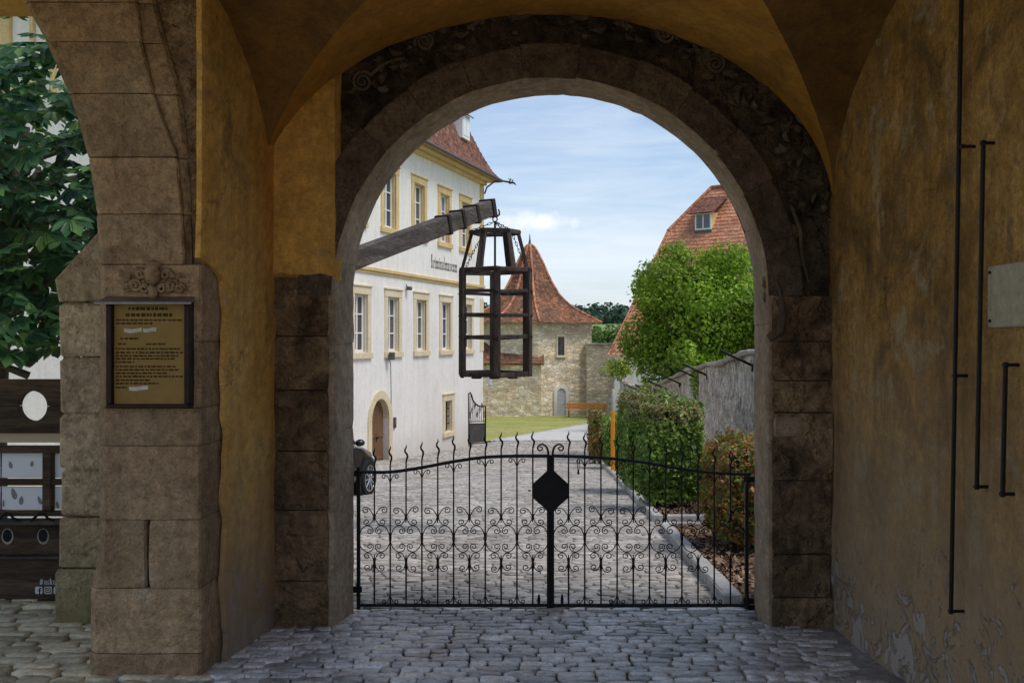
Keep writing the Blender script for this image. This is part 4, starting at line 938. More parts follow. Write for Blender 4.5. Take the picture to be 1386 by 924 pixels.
# string course, eaves cornice, corner pilaster, roof, gutter
mb=MB(); fbox(mb,SN,.04,2.40,2.52,-.10,.02); fbox(mb,SN,.02,2.30,2.398,-.05,.02); mb.build('string_course',MT['sandstone'],mus)
mb=MB(); fbox(mb,-.52,.03,2.53,7.28,-.04,.02); mb.build('pilaster',MT['sandstone'],mus)
mb=MB(); fbox(mb,-.5,.03,-.6,1.9,-.025,.02); mb.build('quoin',MT['sand_pale'],mus)
mb=MB(); fbox(mb,SN,.1,7.30,7.46,-.16,.02); fbox(mb,SN,.34,7.47,7.60,-.46,.02); fbox(mb,SN,.52,7.61,7.68,-.60,.02); mb.build('eaves_cornice',MT['door_wood'] if 0 else MT['sandstone'],mus)
pf=[(-.66,7.66),(-.35,8.0),(.05,8.75),(.6,10.0),(1.5,12.2),(3.5,16),(6,17.6)]
lv=[];
for i in range(52):
    w=-.66+6.6*(i/51)**1.25; lv.append((w,float(np.interp(w,[p[0] for p in pf],[p[1] for p in pf]))))
mb=MB(); rings=[]
for i,(w,z) in enumerate(lv):
    for k in ((.05,0.0),(0,.02)) if i else ((0,0),):
        ww=min(w-k[0]*.6 if k[0] else w,5.99); zz=z
        rings.append([FP(SN-.25,zz+k[0]*.3,ww),FP(-ww,zz+k[0]*.3,ww),FP(-ww,zz+k[0]*.3,BW-ww),FP(SN-.25,zz+k[0]*.3,BW-ww)])
mb.loft(rings); mb.build('roof',MT['tile_brown'],mus)
mb=MB(); mb.tube([FP(SN-.3,7.60,-.72),FP(.7,7.60,-.72)],.075,8); mb.tube([FP(.7,7.60,-.72),FP(.7,7.60,2)],.075,8); mb.tube([FP(-.10,7.5,-.66),FP(-.06,7.2,-.2),FP(-.03,6.9,-.08)],.04,7)
mb.build('gutter',MT['gutter'],mus,auto=50)
mb=MB(); g0=FP(.72,7.60,-.74); dd=(n2*.8+e2*.6).normalized(); up=Vector((0,0,1))
mb.tube([g0,g0+dd*.25-up*.02,g0+dd*.45-up*.06,g0+dd*.58-up*.05,g0+dd*.68-up*.1],[.045,.045,.055,.045,.015],8)
sdw=dd.cross(up)
for k in (-1,1):
    mb.tube([g0+dd*.38,g0+dd*.42+sdw*k*.08+up*.10,g0+dd*.32+sdw*k*.12+up*.17],[.03,.022,.004],5); mb.tube([g0+dd*.5,g0+dd*.55+sdw*k*.05+up*.07,g0+dd*.5+sdw*k*.08+up*.12],[.025,.015,.003],5)
    mb.tube([g0+dd*.36-up*.05,g0+dd*.4+sdw*k*.06-up*.15],[.02,.005],5)
mb.tube([g0+dd*.6-up*.08,g0+dd*.72-up*.17],[.035,.008],6)
mb.build('dragon_waterspout',MT['iron'],mus,auto=60)
# dormer
ds0=-2.9; mb=MB(); fbox(mb,ds0,ds0+1.0,9.05,10.15,.02,.9,.01); dm=mb.build('dormer',MT['win_white'],mus)
mb=MB(); 
for a,b in ((ds0+.12,ds0+.46),(ds0+.54,ds0+.88)): fbox(mb,a,b,9.2,10.03,.0,.015,.002)
mb.build('pane',MT['paper'],dm)
mb=MB(); mb.loft([[FP(ds0-.12,10.1,-.12),FP(ds0+1.12,10.1,-.12),FP(ds0+1.12,10.16,-.12),FP(ds0-.12,10.16,-.12)],[FP(ds0-.12,10.75,1.0),FP(ds0+1.12,10.75,1.0),FP(ds0+1.12,10.81,1.0),FP(ds0-.12,10.81,1.0)]]); mb.build('roof',MT['tile_brown'],dm)
# door
s0,s1=door[0],door[1]; sm=(s0+s1)/2; hw=(s1-s0)/2; zsp=-2.95; rise=.77
mb=MB(); K=16
def archp(r,k): 
    t=math.pi*k/K; return (sm+math.cos(t)*(hw+r),zsp+math.sin(t)*(rise+r))
oi=[(s1,-4.7)]+[archp(0,k) for k in range(K+1)]+[(s0,-4.7)]; oo=[(s1+.3,-4.7)]+[archp(.3,k) for k in range(K+1)]+[(s0-.3,-4.7)]
mb.loft([[FP(a,b,-.05) for a,b in oo],[FP(a,b,-.05) for a,b in oi],[FP(a,b,.295) for a,b in oi]],closed=False); mb.loft([[FP(a,b,-.05) for a,b in oo],[FP(a,b,.02) for a,b in oo]],closed=False)
# spandrels filling the square opening around the arch
for k in range(K): a,b=archp(0.0,k),archp(0.0,k+1); mb.add([FP(a[0],a[1],.008),FP(b[0],b[1],.008),FP(b[0],-2.15,.008),FP(a[0],-2.15,.008)],[(0,1,2,3)])
mb.build('door_surround',MT['sand_pale'],mus)
mb=MB()
for k in range(2):
    for j in range(4):
        a=s0+.02+(k*4+j)*(2*hw-.04)/8; mb.bbox(FP(a+(2*hw-.04)/16,-3.42,.22),((2*hw-.04)/8-.008,.05,2.5),.008,mat=QF)
dr=mb.build('door',MT['door_wood'],mus)
mb=MB()
for z in (-3.55,-4.35): fbox(mb,s0+.05,sm-.02,z-.06,z+.06,.17,.2,.005); fbox(mb,sm+.02,s1-.05,z-.06,z+.06,.17,.2,.005)
mb.build('cross_rail',MT['door_wood'],dr)
mb=MB(); mb.sphere(FP(sm+.12,-3.6,.15),.05,8,6); fbox(mb,sm+.08,sm+.16,-3.75,-3.45,.185,.195,.002); mb.build('handle',MT['iron'],dr)
mb=MB(); sL=sd(40.95); x_=write(MB(),'Kriminalmuseum',lambda a,b,h:Vector((0,0,0)))
k=(sd(44.05)-sL)/x_; write(mb,'Kriminalmuseum',lambda a,b,h: FP(sL+a*k,2.93+b*.30,-.002-h),.19); mb.build('lettering',MT['letter_grey'],mus)
# small fittings on the facade, each a thing
def fit(name,label,cat,p): return thing(name,label,cat,p)
t=fit('floodlight','small dark floodlight with a thin cable on the white facade beside the second lower window','floodlight',FP(sd(36.6),-.62,-.15))
mb=MB(); fbox(mb,sd(36.5),sd(36.75),-.78,-.5,-.28,-.14,.02); mb.build('housing',MT['gutter'],t); mb=MB(); mb.tube([FP(sd(36.62),-.62,-.15),FP(sd(36.62),-.62,.02)],.03,6); mb.build('bracket',MT['gutter'],t)
mb=MB(); mb.tube([FP(sd(36.75),-.75,-.012),FP(sd(36.95),-.9,-.012),FP(sd(37.0),-2.0,-.012),FP(sd(37.02),-4.2,-.012)],.012,5); mb.build('cable',MT['gutter'],t)
t=fit('wall_camera','small dark wall camera under the yellow string course of the white facade','camera',FP(sd(38.4),1.95,-.1))
mb=MB(); fbox(mb,sd(38.3),sd(38.5),1.86,2.0,-.22,-.05,.02); mb.build('housing',MT['gutter'],t); mb=MB(); mb.tube([FP(sd(38.4),1.98,-.06),FP(sd(38.4),2.1,.01)],.02,6); mb.build('bracket',MT['gutter'],t)
t=fit('door_intercom','grey intercom box on the wall right of the brown arched door','intercom',FP(sd(37.25),-3.2,-.05))
mb=MB(); fbox(mb,sd(37.2),sd(37.36),-3.35,-2.95,-.07,.02,.01); mb.build('housing',MT['gutter'],t); mb=MB(); fbox(mb,sd(37.22),sd(37.34),-3.2,-3.0,-.078,-.071,.002); mb.build('button_panel',MT['chrome'],t)
t=fit('wall_lantern','grey lantern on a bracket at the far corner of the white building','lantern',FP(.2,-2.1,-.1))
lp=FP(.18,-2.05,-.28); mb=MB(); mb.tube([FP(-.1,-1.72,.02),FP(.0,-1.66,-.15),lp+Vector((0,0,.33))],.018,6); mb.build('bracket',MT['gutter'],t)
mb=MB(); mb.lathe([(.02,.34),(.16,.24),(.17,.21)][::-1],lp,6); mb.lathe([(.09,-.22),(.10,-.19)],lp,6); mb.build('cap',MT['gutter'],t)
mb=MB(); mb.lathe([(.095,-.19),(.155,.21)],lp,6); mb.build('glass',MT['lamp_clear'],t)
# open garden gate leaf by the corner
yg=thing('yard_gate','tall wavy topped iron gate leaf standing open by the far corner of the white building','yard gate',(-2.0,45.6,CZ-4.95))
ga=Vector((-1.98,45.5,0)); gb=Vector((-1.22,45.75,0)); gd=(gb-ga); gz0=CZ-4.80
def YP(t,z): return ga+gd*t+Vector((0,0,gz0+z))
top=lambda t: 2.25-.55*t+.22*math.sin(math.pi*t*1.0)*(-1)+.25*max(0,1-abs(t-.12)/.14)
mb=MB(); mb.tube([YP(0,0),YP(0,top(0))]+[YP(t/12,top(t/12)) for t in range(1,13)]+[YP(1,0),YP(0,0)],.035,6); mb.tube([YP(0,.9),YP(1,.9)],.02,5); mb.tube([YP(0,1.0),YP(1,1.0)],.02,5); mb.build('frame',MT['iron'],yg)
mb=MB(); mb.add([YP(.03,.04),YP(.97,.04),YP(.97,.88),YP(.03,.88)],[(0,1,2,3)]); mb.add([YP(.03,.04)+Vector((0,.02,0)),YP(.97,.04)+Vector((0,.02,0)),YP(.97,.88)+Vector((0,.02,0)),YP(.03,.88)+Vector((0,.02,0))],[(3,2,1,0)]); mb.build('sheet_panel',MT['gutter'],yg)
for i in range(1,8): mb=MB(); mb.tube([YP(i/8,1.0),YP(i/8,top(i/8))],.013,5); mb.build('bar',MT['iron'],yg)
for i in range(7):
    mb=MB(); c=(.5+i)/7; z=1.3+.2*(i%3); mb.tube([YP(c+.06*math.cos(a)*(1-a/16),z+.17*math.sin(a)*(1-a/16)) for a in [j*.5 for j in range(22)]],.011,5); mb.build('scroll',MT['iron'],yg)
# ================================================================== TOWER
TC=Vector((1.34,75,CZ)); TA=[R(a) for a in (6,66,120,180,240,300,333)]
tw=thing('round_tower','stone garden tower with a tall bell shaped red tiled roof and a small arched door','tower',(TC.x,TC.y,CZ-5.6))
def TV(a,r,z): return TC+Vector((math.sin(a)*r,-math.cos(a)*r,z))
mb=MB(); pts=[]
for k in range(len(TA)):
    a,b=TA[k],TA[(k+1)%len(TA)]; p,q=TV(a,4.92,0),TV(b,4.92,0); m=14 if k in (0,6) else 4
    for i in range(m): pts.append(p+(q-p)*(i/m))
def rough(p,z,A=.05): 
    d=(Vector((p.x,p.y,0))-Vector((TC.x,TC.y,0))).normalized(); return Vector((p.x,p.y,CZ+z))+d*A*(fn(p.x*1.4,p.y*1.4,z*2.2,1)+.6*fn(p.x*3,p.y*3,z*4,1))
mb.loft([[rough(p,-6.2+7.5*j/24) for p in pts] for j in range(25)]); mb.build('wall',MT['rubble'],tw)
pr=[(.16,7.0),(.45,6.7),(.95,5.68),(1.53,4.31),(2.2,3.13),(3.1,2.28),(4.15,1.7),(5.2,1.12)]
lv=[]; zz=7.0; rs=[p[0]*1.10 for p in pr][::-1]; zs=[p[1] for p in pr][::-1]
rings=[]; nst=34
for i in range(nst+1):
    q=i/nst; r_=.16+5.35*q**1.0; r_=float(np.interp(q,[0,.08,.25,.42,.58,.72,.86,1],[p[0]*1.10 for p in pr])); z=float(np.interp(q,[0,.08,.25,.42,.58,.72,.86,1],[p[1] for p in pr]))
    def ringp(r,z):
        out=[]
        for k in range(len(TA)):
            p,q_=TV(TA[k],r,z),TV(TA[(k+1)%len(TA)],r,z)
            for j in range(6): w=p+(q_-p)*(j/6); out.append(w+Vector((0,0,.03*fn(w.x*2,w.y*2,z,1))))
        return out
    rings.append(ringp(r_,z)); 
    if i<nst: rings.append(ringp(r_+.03,z-.035))
mb=MB(); mb.loft(rings); mb.build('roof',MT['tile_tower'],tw)
mb=MB()
for a in TA: mb.tube([TV(a,float(np.interp(q,[0,.08,.25,.42,.58,.72,.86,1],[p[0]*1.10+.02 for p in pr])),float(np.interp(q,[0,.08,.25,.42,.58,.72,.86,1],[p[1]+.03 for p in pr]))) for q in [i/16 for i in range(17)]],.085,6)
mb.build('ridge_tiles',MT['tile_red'],tw)
mb=MB(); mb.lathe([(.02,0),(.17,.0),(.2,.12),(.1,.3),(.05,.6),(.03,.9),(.006,1.0)],TV(0,0,6.9),8); mb.build('finial',MT['gutter'],tw)
fa,fb=TV(TA[0],4.92,0),TV(TA[1],4.92,0); fd=(fb-fa); fn_=Vector((fd.y,-fd.x,0)).normalized(); fw=fd.length
def TP(x,z,o=0): return fa+fd.normalized()*x+fn_*o+Vector((0,0,z))
QT=Matrix((fd.normalized(),fn_*-1,Vector((0,0,1)))).transposed()
def tbox(mb,x0,x1,z0,z1,o0,o1): mb.bbox(TP((x0+x1)/2,(z0+z1)/2,(o0+o1)/2),(x1-x0,abs(o1-o0),z1-z0),.01,mat=QT)
wx=2.0
mb=MB(); tbox(mb,wx-.42,wx-.3,-1.2,.12,-.02,.09); tbox(mb,wx+.3,wx+.42,-1.2,.12,-.02,.09); tbox(mb,wx-.46,wx+.46,.122,.3,-.02,.1); tbox(mb,wx-.46,wx+.46,-1.36,-1.202,-.02,.11); wn=mb.build('window',MT['sand_pale'],tw)
mb=MB(); tbox(mb,wx-.3,wx+.3,-1.2,.12,.03,.05); mb.build('pane',MT['glass'],wn); mb=MB(); tbox(mb,wx-.03,wx+.03,-1.2,.12,.05,.075); mb.build('frame',MT['door_wood'],wn)
dx=2.0
def da(r,k,K=12): t=math.pi*k/K; return (dx+math.cos(t)*(.40+r),-3.95+math.sin(t)*(.40+r))
oi=[(dx+.40,-5.7)]+[da(0,k) for k in range(13)]+[(dx-.40,-5.7)]; oo=[(dx+.66,-5.7)]+[da(.26,k) for k in range(13)]+[(dx-.66,-5.7)]
mb=MB(); mb.loft([[TP(a,b,-.05) for a,b in oo],[TP(a,b,.12) for a,b in oo],[TP(a,b,.12) for a,b in oi],[TP(a,b,.0) for a,b in oi]],closed=False); sfx=mb.build('door_surround',MT['white_wall'],tw)
mb=MB(); mb.add([TP(a,b,.035) for a,b in oi],[tuple(range(len(oi)))]); dd2=mb.build('door',mat('pale_grey_door',[(.40,.41,.41),(.48,.49,.49)],3,.6,.2,20,.01),tw); mb=MB(); mb.sphere(TP(dx+.28,-4.7,.06),.035,6,4); mb.build('handle',MT['iron'],dd2)
# low lean-to left of the tower and walls beside it
lt=thing('lean_to','low rubble wall with a sloping tiled lean-to roof between the white building and the tower','lean-to',(-.6,70,CZ-5.6))
mb=MB(); mb.grid(lambda u,v:Vector((-6+8.05*u,69.75+.06*fn(u*14,v*9,3)+.03*fn(u*40,v*22,3),CZ-6.2+4.45*v)),60,34); mb.box((2.02,70.6,CZ-3.9),(.05,1.7,4.4)); mb.build('wall',MT['rubble'],lt)
mb=MB(); rows=[]
for i in range(9):
    q=i/8; y=69.5+2.2*q; z=CZ-1.72+1.5*q
    rows.append([Vector((-6,y,z)),Vector((2.25,y,z))]); 
    if i<8: rows.append([Vector((-6,y+.26,z+.15)),Vector((2.25,y+.26,z+.15))])
mb.loft(rows,closed=False); mb.box((-1.9,69.62,CZ-1.80),(8.3,.2,.1)); mb.build('roof',MT['tile_tower'],lt)
gw=thing('rubble_wall','tall beige rubble wall running right from the tower behind the benches','wall',(8,72,CZ-5.6))
mb=MB(); mb.grid(lambda u,v:Vector((5.4+7*u,72.0+.05*fn(u*12,v*8,7)+.03*fn(u*36,v*22,3),CZ-6.2+5.75*v)),50,30); mb.box((8.9,72.3,CZ-3.4),(7,.5,5.8)); mb.build('wall',MT['rubble'],gw)
mb=MB()
for i in range(9): mb.bbox((5.75+i*.8,72.2,CZ-.40),(.78,.8,.14),.03,jit=.02)
mb.build('coping',MT['coping'],gw)
mb=MB(); mb.box((7.9,71.93,CZ-4.6),(.55,.06,1.7)); mb.build('doorway',MT['core'],gw)
# ================================================================== HOUSE ON THE RIGHT
L0=at(828,470,66); ph=R(-39); av=Vector((math.cos(ph),math.sin(ph),0)); bv=Vector((-math.sin(ph),math.cos(ph),0)); TH=1.28
nrm=av.cross(bv+Vector((0,0,TH))).normalized()
def hit(u,v):
    r_=Vector(((u-693)/F,1,(458-v)/F)); o=Vector((0,0,CZ)); t=(L0-o).dot(nrm)/r_.dot(nrm); p=o+r_*t; s=(p-L0).dot(av); t2=(p-L0).dot(bv); return s,t2
def HP(s,t,o=0): return L0+av*s+bv*t+Vector((0,0,TH*t))+nrm*o
hs=thing('tiled_house','large house with a steep red tiled roof and dormers, rising behind the garden tree','house',(L0.x+8,L0.y,CZ-6))
k1=hit(904,313); k2=hit(963,254); tR=k2[1]
sl=lambda t: float(np.interp(t,[-.5,k1[1],tR],[-.0,k1[0],k2[0]]))
mb=MB(); rows=[]; nc=44
for i in range(nc+1):
    t=-.4+(tR+.4)*i/nc; rows.append([HP(sl(t)+(24-sl(t))*j/24,t,.0+.02*fn(j*.9,t*.6,1)) for j in range(25)])
    if i<nc: t2=t+(tR+.4)/nc*.93; rows.append([HP(sl(t2)+(24-sl(t2))*j/24,t2,-.035+.02*fn(j*.9,t2*.6,1)) for j in range(25)])
mb.loft(rows,closed=False)
RB=lambda s,t: L0+av*s+bv*(2*tR-t)+Vector((0,0,TH*t))
mb.add([HP(k2[0],tR),HP(24,tR),RB(24,-.4),RB(0,-.4),RB(k1[0],k1[1])],[(0,1,2,3,4)]); mb.add([HP(*k1),HP(k2[0],tR),RB(*k1)],[(0,1,2)])
mb.build('roof',MT['tile_red'],hs)
mb=MB(); zf=CZ-7
fl=lambda p: Vector((p.x,p.y,zf))
A_,B_,C_,D_=HP(.2,0),HP(24,0),RB(24,0),RB(.2,0)
mb.add([fl(A_),fl(B_),B_,A_],[(0,1,2,3)]); mb.add([fl(B_),fl(C_),C_,B_],[(0,1,2,3)]); mb.add([fl(C_),fl(D_),D_,C_],[(0,1,2,3)]); mb.add([fl(D_),fl(A_),A_,HP(k1[0]+.2,k1[1]),RB(k1[0]+.2,k1[1]),D_],[(0,1,2,3,4,5)])
mb.build('wall',MT['white_wall'],hs)
mb=MB(); mb.tube([HP(k2[0]+i,tR,.03) for i in range(0,22)],.13,6); mb.tube([HP(k1[0],k1[1],.03),HP(k2[0],tR,.03)],.12,6); mb.tube([HP(0,-.4,.03),HP(k1[0],k1[1],.03)],.07,6); mb.build('ridge_tiles',MT['tile_red'],hs)
QH=Matrix((av,bv,Vector((0,0,1)))).transposed()
for (uu,vv) in ((952,312),(1014,365)):
    s,t=hit(uu,vv); base=HP(s,t); w=.62; h=1.25
    def DP(x,y,z): return base+av*x+bv*y+Vector((0,0,z))
    mb=MB(); mb.add([DP(-w,0,-.1),DP(w,0,-.1),DP(w,0,h),DP(-w,0,h)],[(0,1,2,3)]); y1=h/TH+.1
    mb.add([DP(w,0,-.1),DP(w,y1,h),DP(w,0,h)],[(0,1,2)]); mb.add([DP(-w,0,-.1),DP(-w,y1,h),DP(-w,0,h)],[(2,1,0)]); dm=mb.build('dormer',MT['sandstone'],hs)
    mb=MB(); f=.1
    for (a,b,c,d) in ((-w,-w+f,.05,h-.05),(w-f,w,.05,h-.05),(-.04,.04,.05,h-.05),(-w+f,w-f,.05,.05+f),(-w+f,w-f,h-.05-f,h-.05)): mb.bbox(DP((a+b)/2,-.03,(c+d)/2),(b-a,.06,d-c),.005,mat=QH)
    mb.build('frame',MT['win_white'],dm)
    mb=MB(); mb.bbox(DP(0,-.012,h/2),(2*w-.1,.02,h-.12),.002,mat=QH); mb.build('pane',MT['glass'],dm)
    mb=MB(); mb.loft([[DP(-w-.3,-.4,h-.12),DP(w+.3,-.4,h-.12),DP(w+.3,-.4,h-.02),DP(-w-.3,-.4,h-.02)],[DP(-w-.3,2.6,h+1.55),DP(w+.3,2.6,h+1.55),DP(w+.3,2.6,h+1.65),DP(-w-.3,2.6,h+1.65)]]); mb.build('dormer_roof',MT['tile_brown'],dm)
    mb=MB(); mb.bbox(DP(0,-.05,-.08),(2*w+.1,.2,.16),.01,mat=QH); mb.build('flashing',MT['gutter'],dm)
# ================================================================== FOLIAGE
def leaves(P,Nn,size,asp,name,m,parent,rg,jit=.7,fold=.25):
    """diamond leaves with a folded midrib at points P facing roughly Nn"""
    k=len(P); n=Nn+rg.normal(0,jit,(k,3)); n/=np.linalg.norm(n,axis=1)[:,None]+1e-9
    t=rg.normal(0,1,(k,3)); t-=n*(t*n).sum(1)[:,None]; t/=np.linalg.norm(t,axis=1)[:,None]+1e-9; b=np.cross(n,t)
    L=size*rg.uniform(.65,1.35,k)[:,None]; W=L*asp
    V=np.zeros((k,4,3)); V[:,0]=P-t*L; V[:,2]=P+t*L-n*L*.25; V[:,1]=P+b*W+n*fold*W-t*L*.1; V[:,3]=P-b*W+n*fold*W-t*L*.1
    return np_mesh(name,V,[(0,1,2),(0,2,3)],m,parent)
def crown_points(lumps,count,rg,shell=.55):
    w=np.array([l[3]*l[4]*l[5] for l in lumps])**(2/3); idx=rg.choice(len(lumps),count,p=w/w.sum()); A=np.array(lumps,float)[idx]
    d=rg.normal(0,1,(count,3)); d/=np.linalg.norm(d,axis=1)[:,None]; r=rg.uniform(shell**3,1.06,count)**(1/3)*(1+np.maximum(0,rg.normal(0,.09,count)))
    P=A[:,:3]+d*A[:,3:6]*r[:,None]; n=d*.7; n[:,2]+=.55; return P,n
def tree(name,label,cat,base,lumps,count,size,m,group=None,seed=1,trunk_r=.16,asp=.55,limbs=True):
    rg=np.random.default_rng(seed); rd=random.Random(seed)
    t=thing(name,label,cat,base,0,group); P,n=crown_points(lumps,count,rg); leaves(P,n,size,asp,'crown',m,t,rg)
    b=Vector(base); c=Vector((sum(l[0] for l in lumps)/len(lumps),sum(l[1] for l in lumps)/len(lumps),sum(l[2] for l in lumps)/len(lumps)))
    fork=b+(c-b)*.45; mb=MB(); mb.tube([b-Vector((0,0,.2)),b+(fork-b)*.4+Vector((.05,0,0)),fork],[trunk_r*1.25,trunk_r,trunk_r*.75],8)
    mb.build('trunk',MT['trunk'],t,auto=60)
    if limbs:
        for l in lumps:
            e=Vector(l[:3]); mid=fork+(e-fork)*.5+Vector((rd.uniform(-.2,.2),rd.uniform(-.2,.2),rd.uniform(0,.3))); mb=MB(); e2_=mid+(e-mid)*.7; mb.tube([fork-Vector((0,0,.2)),mid,e2_],[trunk_r*.4,trunk_r*.25,.012],6); mb.build('limb',MT['trunk'],t,auto=60)
    return t
# bright garden tree behind the wall
rd=random.Random(5); lumps=[]
tc=at(938,418,37)
for i in range(34):
    a=rd.uniform(0,6.28); q=rd.uniform(0,1); z=rd.uniform(-1.0,1.0); rr=2.55*math.sqrt(max(.05,1-(z*.9)**2))*math.sqrt(q)
    lumps.append((tc.x+.2+math.cos(a)*rr*1.2,tc.y+math.sin(a)*rr,tc.z-.2+z*2.15,rd.uniform(.5,.95),rd.uniform(.5,.95),rd.uniform(.4,.75)))
lumps.append((tc.x+2.6,tc.y,tc.z-.6,1.2,1.2,1.3)); lumps+=[(tc.x+.1,tc.y,tc.z-.6,1.9,1.7,1.6),(tc.x+1.5,tc.y,tc.z+.1,1.5,1.4,1.2),(tc.x-.2,tc.y,tc.z+1.1,1.5,1.3,1.15)]; lumps.append((tc.x-1.8,tc.y,tc.z-1.2,1.0,1.0,1.0)); lumps.append((tc.x-1.0,tc.y-.4,tc.z-2.2,1.2,1,.8)); lumps.append((tc.x+.9,tc.y-.5,tc.z-2.2,1.4,1,.8)); lumps.append((tc.x+2.6,tc.y,tc.z-2.2,1.3,1,.9)); lumps.append((tc.x-.7,tc.y,tc.z+2.0,.6,.6,.5)); lumps.append((tc.x+.3,tc.y,tc.z,1.9,1.7,1.7))
tree('garden_tree','bright green leafy tree behind the rough garden wall, in front of the red roofed house','tree',(tc.x+.4,tc.y,G(37)+.2),lumps,44000,.08,MT['leaf_maple'],seed=4,trunk_r=.2)
# trees in the gap between tower and house, far wood on the hill
for i,(u,v,d,rr,lab) in enumerate(((812,462,98,1.9,'small light green tree seen just right of the tower eaves'),(827,466,92,1.8,'small light green tree between the tower wall and the tiled house'),(790,466,104,2.4,'light green tree mostly hidden behind the tower'),(845,462,110,2.8,'light green tree half hidden behind the tiled house'),(640,455,100,3.4,'light green tree behind the corner of the white building'))):
    c=at(u,v,d); rd=random.Random(i); lumps=[(c.x+rd.uniform(-1,1)*rr*.6,c.y+rd.uniform(-1,1)*rr*.5,c.z+rd.uniform(-.7,.6)*rr*.6,rr*.5,rr*.5,rr*.45) for k in range(7)]
    tree('orchard_tree',lab,'tree',(c.x,c.y,G(d)),lumps,2200,.2,MT['leaf_mid'],'light green trees beyond the garden wall',seed=20+i,trunk_r=.15,limbs=False)
rg=np.random.default_rng(31); k=1100; cx=rg.uniform(-160,330,k); cyy=rg.uniform(436,530,k); lumps=[]
H_=rg.uniform(5,9.5,k); z0=G(cyy)+1.6*np.array([fn(a*.013,b*.013,2) for a,b in zip(cx,cyy)])
M=26; A=np.repeat(np.stack([cx,cyy,z0+H_*.55,H_*.42,H_*.42,H_*.5],1),M,0); d=rg.normal(0,1,(len(A),3)); d/=np.linalg.norm(d,axis=1)[:,None]; 
P=A[:,:3]+d*A[:,3:6]; nn=d.copy(); nn[:,2]+=.4
o=leaves(P,nn,1.15,.8,'far_wood',MT['leaf_far'],None,rg,jit=.35); struct(o,'stuff','dark green wood along the crest of the far hill')
# ================================================================== RIGHT GARDEN WALL, BUSHES, POST
wx_=lambda d: kerX(d)+2.05
wt=lambda d: G(d)+2.52+.22*max(0,min(1,(d-17)/10))+.06*fn(d*.35,0,4)
rwl=thing('garden_wall','rough grey plastered garden wall with a wavy stone coping along the right side of the road','wall',(wx_(16),16,G(16)))
mb=MB()
def gwf(u,v):
    d=8.2+u*53; z=G(d)-.3+v*(wt(d)-G(d)+.3); return Vector((wx_(d)+.07*fn(d*.8,z*1.2,1)+.045*fn(d*2.3,z*3,5)+.03*fn(d*6,z*6,8),d,z))
mb.grid(gwf,420,34)
def gwb(u,v): 
    d=8.2+u*53; z=G(d)-.3+v*(wt(d)-G(d)+.3); return Vector((wx_(d)+.5,d,z))
mb.grid(gwb,50,2); mb.grid(lambda u,v:Vector((wx_(8.2+u*53)+.5*v,8.2+u*53,wt(8.2+u*53))),80,1)
for dd0 in (8.2,61.2): mb.add([Vector((wx_(dd0),dd0,G(dd0)-.3)),Vector((wx_(dd0)+.5,dd0,G(dd0)-.3)),Vector((wx_(dd0)+.5,dd0,wt(dd0))),Vector((wx_(dd0),dd0,wt(dd0)))],[(0,1,2,3)])
mb.build('wall',MT['grey_wall'],rwl)
mb=MB(); d=8.2
while d<61:
    L=random.uniform(.6,1.0); sl=math.atan2(wt(d+L)-wt(d),L); Q=Matrix.Rotation(-math.atan(.053),3,'Z')@Matrix.Rotation(sl,3,'X')
    mb.bbox((wx_(d)+.24,d+L/2,wt(d+L/2)+.045),(.64,L-.006,.1+random.uniform(-.01,.015)),.03,mat=Q,jit=.012); d+=L
mb.build('coping',MT['coping'],rwl)
names=['nearest','second nearest','third nearest','fourth nearest','fifth nearest','sixth nearest','farthest']
for nm,dw in zip(names,(17.9,23.6,25.4,29.3,33.5,39.5,45)):
    t=thing('trellis_arm','%s black iron trellis arm sticking out from the top of the grey garden wall'%nm,'trellis arm',(wx_(dw),dw,wt(dw)-.2),0,'iron trellis arms along the garden wall')
    mb=MB(); x=wx_(dw); mb.tube([Vector((x+.15,dw,wt(dw)-.28)),Vector((x-.60,dw+.06,wt(dw)+.08))],.024 if dw<30 else .03,6); mb.build('arm',MT['iron'],t)
    mb=MB(); mb.bbox((x-.02,dw,wt(dw)-.24),(.05,.1,.14),.01); mb.build('wall_plate',MT['iron'],t)
